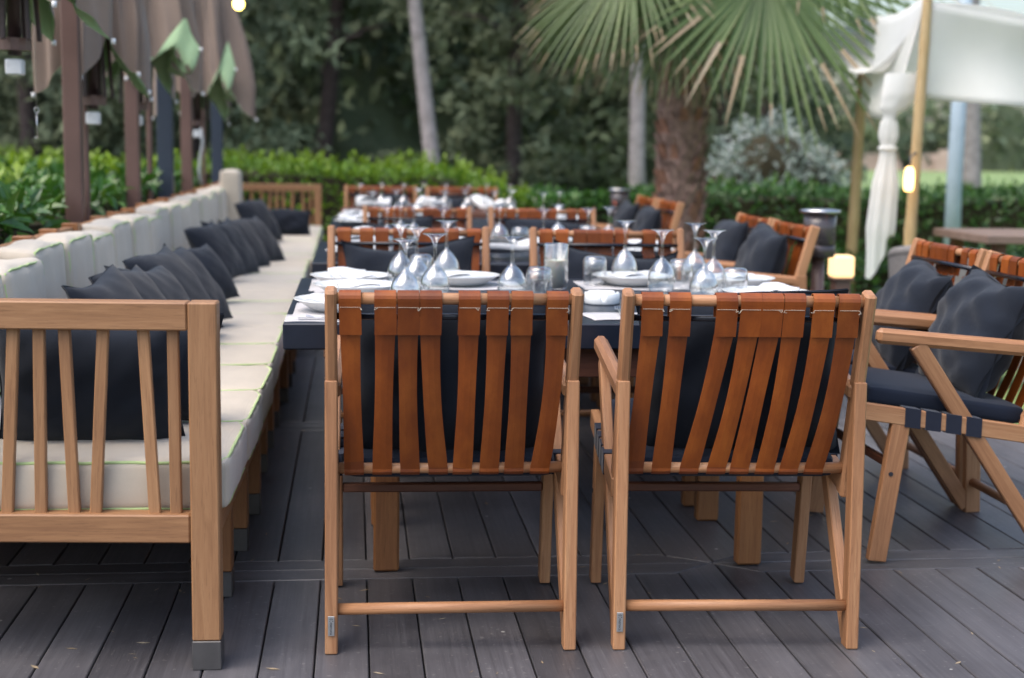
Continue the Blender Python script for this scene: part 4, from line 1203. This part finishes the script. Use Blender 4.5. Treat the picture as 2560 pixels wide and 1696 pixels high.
# second and third table groups: denser, blurred settings
r = random.Random(31)
side = {0: 'bench side', 1: 'middle', 2: 'right side'}
def settings(y0, y1, nm, glasses):
    i = 0
    for x, y, where in [(.02, y0 + .28, 'front bench-side corner of the ' + nm), (.03, y0 + .72, 'bench side of the ' + nm), (.04, y1 - .28, 'far bench-side corner of the ' + nm),
                        (.50, y1 - .22, 'far side of the ' + nm + ' near the bench'), (1.12, y1 - .22, 'far side of the ' + nm + ' away from the bench'), (1.37, y0 + .5, 'right end of the ' + nm)]:
        dup(pl_, 'deep white plate at the ' + where, (x, y, TZ), i, 'plate', GP)
        dup(naps[i % 4], 'white napkin heaped at the ' + where, (x, y, TZ + .012), r.uniform(0, 3), 'napkin', GN, (1.1, 1.2, 1.7)); i += 1
    for x, y, where in glasses:
        o = dup(gl, 'upturned wine glass ' + where + ' on the ' + nm, (x, y, TZ), r.random(), 'wine glass', GG)
settings(6.14, 7.55, 'second table group', [(.16, 6.95, 'nearest the bench'), (.30, 7.2, 'behind the first one from the bench'), (.42, 6.75, 'in the front row third from the bench'), (.74, 7.25, 'at the centre back'),
    (.90, 6.75, 'in the front row right of centre'), (1.05, 7.3, 'at the back right of centre'), (1.14, 6.9, 'second from the right end'), (1.28, 7.1, 'nearest the right end'), (.24, 7.4, 'at the far bench corner')])
for x, y, w in [(.33, 6.95, 'by the bench end'), (.83, 7.1, 'at the centre'), (1.2, 7.28, 'by the right end')]:
    dup(tum, 'upturned tumbler on the second table group ' + w, (x, y, TZ), 0, 'tumbler', GT)
dup(naps[2], 'white napkin standing in folds on the front of the second table group', (.72, 6.42, TZ + .01), 0, 'napkin', GN, (1.6, 1.3, 2.5))
settings(8.75, 10.16, 'third table group', [(.12 + .16 * k, 9.15 + (k * .37) % .8, w) for k, w in enumerate(['first from the bench', 'second from the bench', 'third from the bench', 'fourth from the bench', 'at the centre', 'just right of centre', 'third from the right end', 'second from the right end', 'nearest the right end'])])
for k in range(8):
    dup(gl, 'small upturned wine glass on the bare far table, ' + ['closest to the bench', 'second from the bench', 'third from the bench', 'left of the middle', 'right of the middle', 'third from its right end', 'second from its right end', 'at its right end'][k], (.05 + .17 * k, 11.2 + (k * .31) % .5, .7455), 0, 'wine glass', GG)
for k in range(3):
    dup(naps[k], 'white napkin on the bare far table, ' + ['near the bench', 'in the middle', 'near its right end'][k], (.15 + .45 * k, 11.15, .747), k, 'napkin', GN, (1.3, 1.3, 3))

# ---------------------------------------------------------------- folded parasols
def parasol(label, x, y, zh, seed, mast_y, thin, R=.30, flaps=()):
    r = random.Random(seed)
    t = thing('folded_parasol', label, 'parasol', (x, y, -.1), 0, 'folded brown parasols behind the bench')
    zh += .1
    m = MB(); m.box((-.042, mast_y - y - .04, 0), (.042, mast_y - y + .04, 3.3), .006); m.build('mast', M['brown_metal'], t)
    m = MB(); m.tube([(thin[0] - x, thin[1] - y, 0), (thin[0] - x, thin[1] - y, 3.3)], thin[2], 10); m.build('crank_rod', M['brown_metal'], t)
    nt_ = 8; ph = r.random() * 6.28
    ridge = sorted([ph + 2 * pi * (i + r.uniform(-.22, .22)) / nt_ for i in range(nt_)]); tl = [r.uniform(-.09, .10) for _ in range(nt_)]; rl = [r.uniform(.80, 1.25) for _ in range(nt_)]; lean_ = [r.uniform(-.12, .12) for _ in range(nt_)]
    def near_(a):
        a = (a - ridge[0]) % (2 * pi) + ridge[0]
        for i in range(nt_):
            b0 = ridge[i]; b1 = ridge[(i + 1) % nt_] + (2 * pi if i == nt_ - 1 else 0)
            if b0 <= a <= b1 + 1e-9:
                f = (a - b0) / (b1 - b0)
                return i, (i + 1) % nt_, f
        return 0, 1, 0
    def hem(a):
        i, j, f = near_(a); k = max(0.0, 1 - abs(2 * f - 1)); t_ = tl[i] * (1 - f) + tl[j] * f
        return zh + t_ + .20 * k ** 1.1 + .015 * sin(a * 13 + seed)
    def fold0(a):
        # where a turned-up corner starts along the cloth (1 = no fold)
        for tgt, depth in flaps:
            q = min(ridge, key=lambda b: abs((b - tgt + pi) % (2 * pi) - pi))
            d_ = ((a - q + pi) % (2 * pi) - pi) / (2 * pi / nt_) + .5
            if 0 < d_ < 1:
                t_ = 1 - d_ / .3 if d_ < .3 else (d_ - .3) / .7
                return 1 - depth * (1 - t_)
        return 1.0
    def sh(u, v, thick=0.0):
        a = 2 * pi * u; i, j, f = near_(a); k = max(0.0, 1 - abs(2 * f - 1))      # k: 0 on a ridge, 1 in a valley
        rr_r = rl[i] * (1 - f) + rl[j] * f; ln = lean_[i] * (1 - f) + lean_[j] * f
        zt = 3.2; v0 = fold0(a); up = max(0.0, v - v0); ve = min(v, v0)
        z = zt + (hem(a) - zt) * ve - (hem(a) - zt) * up * .92
        body = (.12 + (R - .12) * min(1, ve * 1.2) ** .8)
        open_ = min(1, ve * 1.6)
        rr = body * (rr_r * open_ + 1 - open_) * (1.16 - .52 * k ** .8 * open_) + (.012 * sin(a * 17 + ve * 5 + seed) + .010 * sin(a * 29 - ve * 7)) * open_
        rr += (.028 * min(1, up / .02) + up * .25) if up > 0 else 0
        rr += thick if up <= 0 else -thick
        a2 = a + ln * ve * ve * (1 - k * .4) + up * .9
        return Vector((rr * cos(a2), rr * sin(a2), z))
    m = MB(); m.grid(sh, 200, 44, wrap=True)
    k = MB(); k.grid(lambda u, v: sh(u, v, -.006), 200, 44, wrap=True); k.f = [f[::-1] for f in k.f]; m.add(k.v, k.f, k.g, 1)
    m.build('canopy', [M['brown_cloth'], M['green_cloth']], t, True)
    zb = zh - .12
    for i in range(nt_):
        a = ridge[i]
        p = sh((a % (2 * pi)) / (2 * pi), 1)
        m = MB(); m.tube([p + Vector((0, 0, .01)), p + Vector((0, 0, -.014))], .010, 8); m.build('eyelet', M['cap_white'], t, True)
    for i in range(6):
        a = 2 * pi * i / 6 + .3
        m = MB(); m.beam((.10 * cos(a), .10 * sin(a), zb + .04), (.05 * cos(a), .05 * sin(a), zb + .9), .018, .026, c=.003); m.build('rib', M['dark_rib'], t)
    m = MB(); m.tube([(0, 0, zb - .02), (0, 0, 3.2)], .028, 12); m.build('centre_pole', M['dark_rib'], t, True)
    m = MB(); m.tube([(0, 0, zb), (0, 0, zb + .05)], .07, 14); h = m.build('hub', M['brown_metal'], t, False)
    m = MB(); m.box((-.034, -.034, zb - .10), (.034, .034, zb - .035), .006); m.build('end_cap', M['cap_white'], h)
    return t
parasol('folded brown parasol nearest us, thin pole at the frame edge and white capped hub', -1.40, 6.2, 1.74, 3, 5.0, (-1.455, 5.85, .02), .31)
parasol('folded brown parasol second from us hanging beside the broadest brown mast', -1.36, 7.75, 1.56, 1, 7.2, (-1.42, 7.85, .017), .30, [])
parasol('folded brown parasol third from us with a turned up green corner', -1.40, 9.55, 1.58, 5, 9.35, (-1.42, 10.25, .02), .32, [(radians(-42), .15)])
parasol('farthest folded brown parasol with a pale green corner curled out toward the wood', -1.33, 12.5, 1.52, 8, 11.7, (-1.36, 13.3, .018), .36, [(radians(-35), .19)])
m = MB(); m.tube([(0, 0, 0), (.015, 0, -.12), (-.01, .0, -.25), (-.02, 0, -.36), (0, 0, -.48)], .012, 6)
o = m.build('loose_strap', M['cord'], None, True, (-1.28, 12.3, 1.38)); tag(o, 'pale loose strap dangling under the farthest folded parasol', 'strap')
for (x, y, lab) in [(-1.375, 10.75, 'dark blue square post between the third parasol and the bench back'), (-1.36, 15.0 - .4, 'slim dark blue post at the far end beyond the last parasol')]:
    t = thing('square_post', lab, 'post', (x, y, -.15), 0, 'dark blue posts')
    m = MB(); m.box((-.055, -.055, 0), (.055, .055, 3.6), .006); m.build('shaft', M['navy_metal'], t)
    m = MB(); m.box((-.08, -.08, 0), (.08, .08, .02), .003); m.build('base_plate', M['navy_metal'], t)
# small key hanging on a wire at the left
m = MB(); m.tube([(0, 0, 1.0), (0, 0, .02)], .0015, 5); m.tube([(.009 * cos(a / 10 * 2 * pi), 0, .012 * sin(a / 10 * 2 * pi)) for a in range(11)], .0022, 6); m.tube([(0, 0, -.012), (0, 0, -.12)], .0024, 6)
m.box((-.012, -.002, -.118), (0, .002, -.11), .0005)
o = m.build('hanging_key', M['steel'], None, True, (-1.34, 6.3, 1.38)); tag(o, 'small steel key hanging on a wire between two parasol poles', 'key')

# ---------------------------------------------------------------- canopy
def canopy():
    t = thing('bamboo_canopy', 'white cloth canopy on bamboo poles standing on the grass', 'canopy', (3.5, 9.0, -.03))
    O = Vector((3.5, 9.0, -.03))
    for (a, b, r0) in [((3.53, 8.8, -.03), (3.585, 8.8, 2.35), .040), ((3.95, 11.0, -.03), (3.985, 11.0, 2.2), .048), ((6.9, 8.8, -.03), (6.9, 8.8, 2.35), .04), ((7.1, 11.4, -.03), (7.1, 11.4, 2.2), .04)]:
        m = MB(); a = Vector(a) - O; b = Vector(b) - O; pts = []; rs = []
        for k in range(25):
            u = k / 24; pts.append(a + (b - a) * u); rs.append(r0 * (1.10 if k % 4 == 0 else 1) * (1 - .25 * u))
        m.tube(pts, rs, 12); m.build('bamboo_pole', M['bamboo'], t, True)
    def two(fn, nu, nv, name, mat):
        m = MB(); m.grid(lambda u, v: fn(u, v) - O, nu, nv)
        o = m.build(name, mat, t, True); s = o.modifiers.new('s', 'SOLIDIFY'); s.thickness = .004; return o
    # front valance with a sagging roof edge
    def val(u, v):
        x = 3.60 + 3.3 * u; zt = 2.20 - .20 * sin(pi * min(1, u * .9)) - .0 * u; zb = 1.60 - .06 * sin(pi * u) - .03 * u
        return Vector((x, 8.80 + .05 * sin(u * 26 + v) * v + .10 * sin(v * pi) * sin(u * 7), zt + (zb - zt) * v))
    two(val, 60, 12, 'cloth_valance', M['drape'])
    def roof(u, v):
        x = 3.6 + 3.3 * u; y = 8.8 + 2.3 * v
        return Vector((x, y, 2.20 - .20 * sin(pi * min(1, u * .9)) * (1 - v) - .38 * sin(pi * v) + .05 * sin(u * 11)))
    two(roof, 24, 16, 'roof_cloth', M['drape'])
    # side swag: from the near pole's head back to the rear pole, lower edge dipping to the knot
    def swag(u, v):
        A = Vector((3.58, 8.82, 2.25)); B = Vector((3.97, 11.0, 2.35))
        top = A + (B - A) * u + Vector((0, 0, -.08 * sin(pi * u)))
        C = Vector((3.44, 8.9, 1.46)); D = Vector((3.95, 10.98, 1.62))
        low = C + (D - C) * u + Vector((0, 0, -.03 * sin(pi * u)))
        p = top + (low - top) * v
        return p + Vector((-.02 * sin(v * 3 + u * 9) * v, 0, 0))
    two(swag, 30, 12, 'side_cloth', M['drape'])
    # gathered curtain tied with a knot
    def cur(u, v):
        a = 2 * pi * u
        P = [(0, .17), (.10, .10), (.17, .038), (.21, .058), (.28, .064), (.36, .042), (.40, .050), (.62, .082), (.85, .088), (1, .07)]
        for i in range(len(P) - 1):
            if P[i][0] <= v <= P[i + 1][0]:
                f = (v - P[i][0]) / (P[i + 1][0] - P[i][0]); f = f * f * (3 - 2 * f); rr = P[i][1] * (1 - f) + P[i + 1][1] * f; break
        rr *= 1 + .16 * cos(a * 7 + v * 2) * min(1, v * 2)
        z = 1.66 - 1.04 * v + (.10 * sin(a + .5) if v > .97 else 0)
        if v > .9: z += .11 * cos(a) * (v - .9) * 10
        x = 3.45 + .13 * (1 - min(1, v / .2)) ** 2 - .05 * max(0, v - .4)
        return Vector((x - .03 + rr * cos(a), 8.93 + rr * .5 * sin(a), z + .10 * (v < .01)))
    m = MB(); m.grid(lambda u, v: cur(u, v) - O, 70, 50, wrap=True); m.build('tied_curtain', M['drape'], t, True)
    m = MB(); m.tube([Vector((3.42 + .052 * cos(a / 12 * 2 * pi), 8.93 + .032 * sin(a / 12 * 2 * pi), 1.285)) - O for a in range(13)], .014, 8); m.build('curtain_tie', M['drape'], t, True)
canopy()
t = thing('hanging_lantern', 'small warm lit lantern hanging on the near bamboo pole', 'lantern', (3.45, 8.62, 1.02))
m = MB(); m.lathe([(0, 0), (.022, 0), (.030, .02), (.032, .07), (.028, .13), (.018, .15), (0, .152)], 16); m.build('glass_shade', M['glow_lantern'], t, True)
m = MB(); m.tube([(0, 0, .15), (0, 0, .21), (.05, .05, .24), (.10, .16, .235)], .006, 6); m.build('bracket', M['navy_metal'], t, True)
t = thing('pale_pole', 'pale blue painted pole rising beyond the white canopy', 'pole', (6.08, 14.05 - .1, -.15))
m = MB(); m.tube([(0, 0, 0), (-.02, 0, 1.2), (-.01, 0, 3.4)], [.085, .078, .07], 14); m.build('shaft', M['bluepole'], t, True)
m = MB(); m.tube([(0, 0, 0), (0, 0, .04)], .12, 14); m.build('base_flange', M['bluepole'], t, True)

# ---------------------------------------------------------------- lamps
t = thing('lit_bollard', 'square glowing bollard lamp on a brown post beside the hedge', 'lamp', (2.555, 7.25, .012))
m = MB(); m.box((-.042, -.042, 0), (.042, .042, .575), .004); m.build('post', M['brown_metal'], t)
m = MB(); m.box((-.055, -.055, .575), (.055, .055, .59), .003); m.build('collar', M['brown_metal'], t)
m = MB(); m.box((-.056, -.056, .59), (.056, .056, .705), .012); m.build('lamp_shade', M['glow'], t)
def lantern(lab, x, y, s, ztop):
    t = thing('post_lantern', lab, 'lantern', (x, y, -.02), 0, None)
    zt = ztop + .02
    m = MB(); m.tube([(0, 0, 0), (0, 0, zt - .21 * s)], .033 * s, 14); m.build('post', M['brown_metal'], t, True)
    m = MB(); m.lathe([(.0, 0), (.075 * s, 0), (.082 * s, .01), (.082 * s, .055 * s), (.078 * s, .06 * s), (0, .06 * s)], 24, (0, 0, zt - .235 * s)); m.build('burner_base', M['smoke_metal'], t, True)
    m = MB(); m.lathe([(.080 * s, 0), (.082 * s, .16 * s), (.079 * s, .16 * s), (.077 * s, 0)], 28, (0, 0, zt - .175 * s), closed=True); m.build('smoked_shade', M['smoke_glass'], t, True)
    m = MB(); m.lathe([(0, 0), (.10 * s, 0), (.102 * s, .014), (.06 * s, .02), (0, .022)], 28, (0, 0, zt - .015)); m.build('lid', M['steel'], t, True)
    m = MB(); m.lathe([(0, 0), (.010, .005), (.012, .02), (.007, .04), (0, .055)], 10, (-.045 * s, -.02, zt - .15 * s)); m.lathe([(0, 0), (.008, .005), (.009, .016), (0, .04)], 10, (.035 * s, -.03, zt - .17 * s)); m.build('flame', M['ember'], t, True)
    return t
m_, nt_, b_ = newmat('smoked glass'); b_.inputs['Base Color'].default_value = (.20, .17, .18, 1); b_.inputs['Roughness'].default_value = .12; b_.inputs['Transmission Weight'].default_value = .65; M['smoke_glass'] = m_
lantern('smoked glass post lantern with tiny flames left of the lit bollard', 2.26, 6.75, .98, .975)
lantern('far post lantern with a pale lid in front of the palm trunk', 2.12, 11.3, .95, .94)
# string bulb and its cable
t = thing('string_bulb', 'single yellow lit bulb hanging from a cable at the top', 'light bulb', (-.70, 9.0, 2.06))
m = MB(); m.lathe([(0, 0), (.018, .004), (.031, .02), (.034, .04), (.028, .06), (.016, .075), (0, .076)], 18); m.build('bulb', M['glow_bulb'], t, True)
m = MB(); m.tube([(0, 0, .07), (0, 0, .13)], .017, 12); m.build('socket', M['ink'], t, True)
m = MB(); m.tube([(-.75 + 6 * (k / 20 - .5), 0, .32 + .6 * (k / 20 - .6) ** 2) for k in range(21)], .005, 6); m.tube([(0, 0, .13), (-.0, 0, .33)], .004, 6); m.build('cable', M['ink'], t, True)
# grey wicker tub chairs past the side-on armchairs
def tub(lab, x, y, rz, R=.40, h=.80):
    t = thing('wicker_chair', lab, 'wicker chair', (x, y, -.03), rz, 'grey wicker chairs on the grass')
    m = MB()
    def f(u, v, o=0):
        a = radians(-30 + 240 * u); hh = h * (.80 + .20 * sin(pi * u))
        return Vector(((R + o + .05 * v) * cos(a), (R + o + .05 * v) * sin(a), .12 + (hh - .12) * v))
    m.grid(lambda u, v: f(u, v), 30, 8); k = MB(); k.grid(lambda u, v: f(u, v, -.05), 30, 8); k.f = [q[::-1] for q in k.f]; m.add(k.v, k.f, k.g)
    m.tube([f(u / 30, 1, -.025) for u in range(31)], .032, 8); m.build('backrest', M['greywick'], t, True)
    m = MB(); m.lathe([(0, .20), (R - .05, .20), (R - .04, .36), (R - .08, .42), (0, .43)], 24); m.build('seat', M['greywick'], t, True)
    for a in (45, 135, 225, 315):
        m = MB(); m.tube([(.25 * cos(radians(a)), .25 * sin(radians(a)), 0), (.25 * cos(radians(a)), .25 * sin(radians(a)), .21)], .02, 8); m.build('leg', M['smoke_metal'], t, True)
tub('grey wicker tub chair behind the curtain and the near bamboo pole', 3.40, 7.7, 2.4, .34, .76)
tub('lower grey wicker tub chair showing between the straps and the side table', 3.75, 6.9, 1.2, .32, .68)

# ---------------------------------------------------------------- litter on the deck
r = random.Random(12)
m = MB()
for i in range(160):
    x = r.uniform(-1.3, 2.4); y = 3.0 + r.random() ** 1.6 * 4; a = r.random() * 6.28; L = r.uniform(.004, .02)
    d = Vector((cos(a), sin(a), 0)); s = Vector((-sin(a), cos(a), 0)); p = Vector((x, y, .0018)); w = L * r.uniform(.08, .35)
    m.add([p - d * L - s * w * .3, p + s * w, p + d * L, p - s * w], [(0, 3, 2, 1)], [(r.random(), 0, 0)] * 4)
tag(m.build('leaf_litter', M['palm_tip']), 'tiny dry leaf bits and splinters scattered over the deck boards', 'litter', kind='stuff')
# ---------------------------------------------------------------- light and camera
w = bpy.data.worlds.new('World'); scene.world = w; w.use_nodes = True
nt = w.node_tree; bg = nt.nodes['Background']
sky = nt.nodes.new('ShaderNodeTexSky'); sky.sky_type = 'NISHITA'; sky.sun_disc = False
EL, AZ = 60, 240
sky.sun_elevation = radians(EL); sky.sun_rotation = radians(AZ); sky.air_density = 1.2; sky.dust_density = 4.0; sky.ozone_density = 1.3
nt.links.new(sky.outputs[0], bg.inputs[0]); bg.inputs[1].default_value = .13
sl = bpy.data.lights.new('sun', 'SUN'); sl.energy = .8; sl.angle = radians(60); sl.color = (1, .96, .91)
so_ = bpy.data.objects.new('sun', sl); COL.objects.link(so_)
d = Vector((sin(radians(AZ)) * cos(radians(EL)), cos(radians(AZ)) * cos(radians(EL)), sin(radians(EL))))
so_.rotation_euler = (-d).to_track_quat('-Z', 'Y').to_euler()
cd = bpy.data.cameras.new('camera'); cam = bpy.data.objects.new('camera', cd); COL.objects.link(cam)
yaw, pitch, roll = radians(6.39794), radians(7.64248), .015
fw = Vector((sin(yaw) * cos(pitch), cos(yaw) * cos(pitch), -sin(pitch)))
r0 = Vector((cos(yaw), -sin(yaw), 0)); u0 = r0.cross(fw)
rr_ = r0 * cos(roll) + u0 * sin(roll); uu_ = u0 * cos(roll) - r0 * sin(roll)
cam.matrix_world = Matrix(((rr_.x, uu_.x, -fw.x, 0), (rr_.y, uu_.y, -fw.y, 0), (rr_.z, uu_.z, -fw.z, 1.25), (0, 0, 0, 1)))
cd.sensor_width = 36; cd.lens = 3555 / 2560 * 36; cd.clip_start = .05; cd.clip_end = 2000
cd.dof.use_dof = True; cd.dof.focus_distance = 3.75; cd.dof.aperture_fstop = 2.4
scene.camera = cam
scene.view_settings.view_transform = 'Standard'; scene.view_settings.look = 'None'
scene.view_settings.exposure = 1.24; scene.view_settings.gamma = 1
scene.cycles.max_bounces = 10; scene.cycles.transmission_bounces = 10; scene.cycles.transparent_max_bounces = 12
scene.cycles.caustics_reflective = False; scene.cycles.caustics_refractive = False
scene.cycles.use_denoising = True
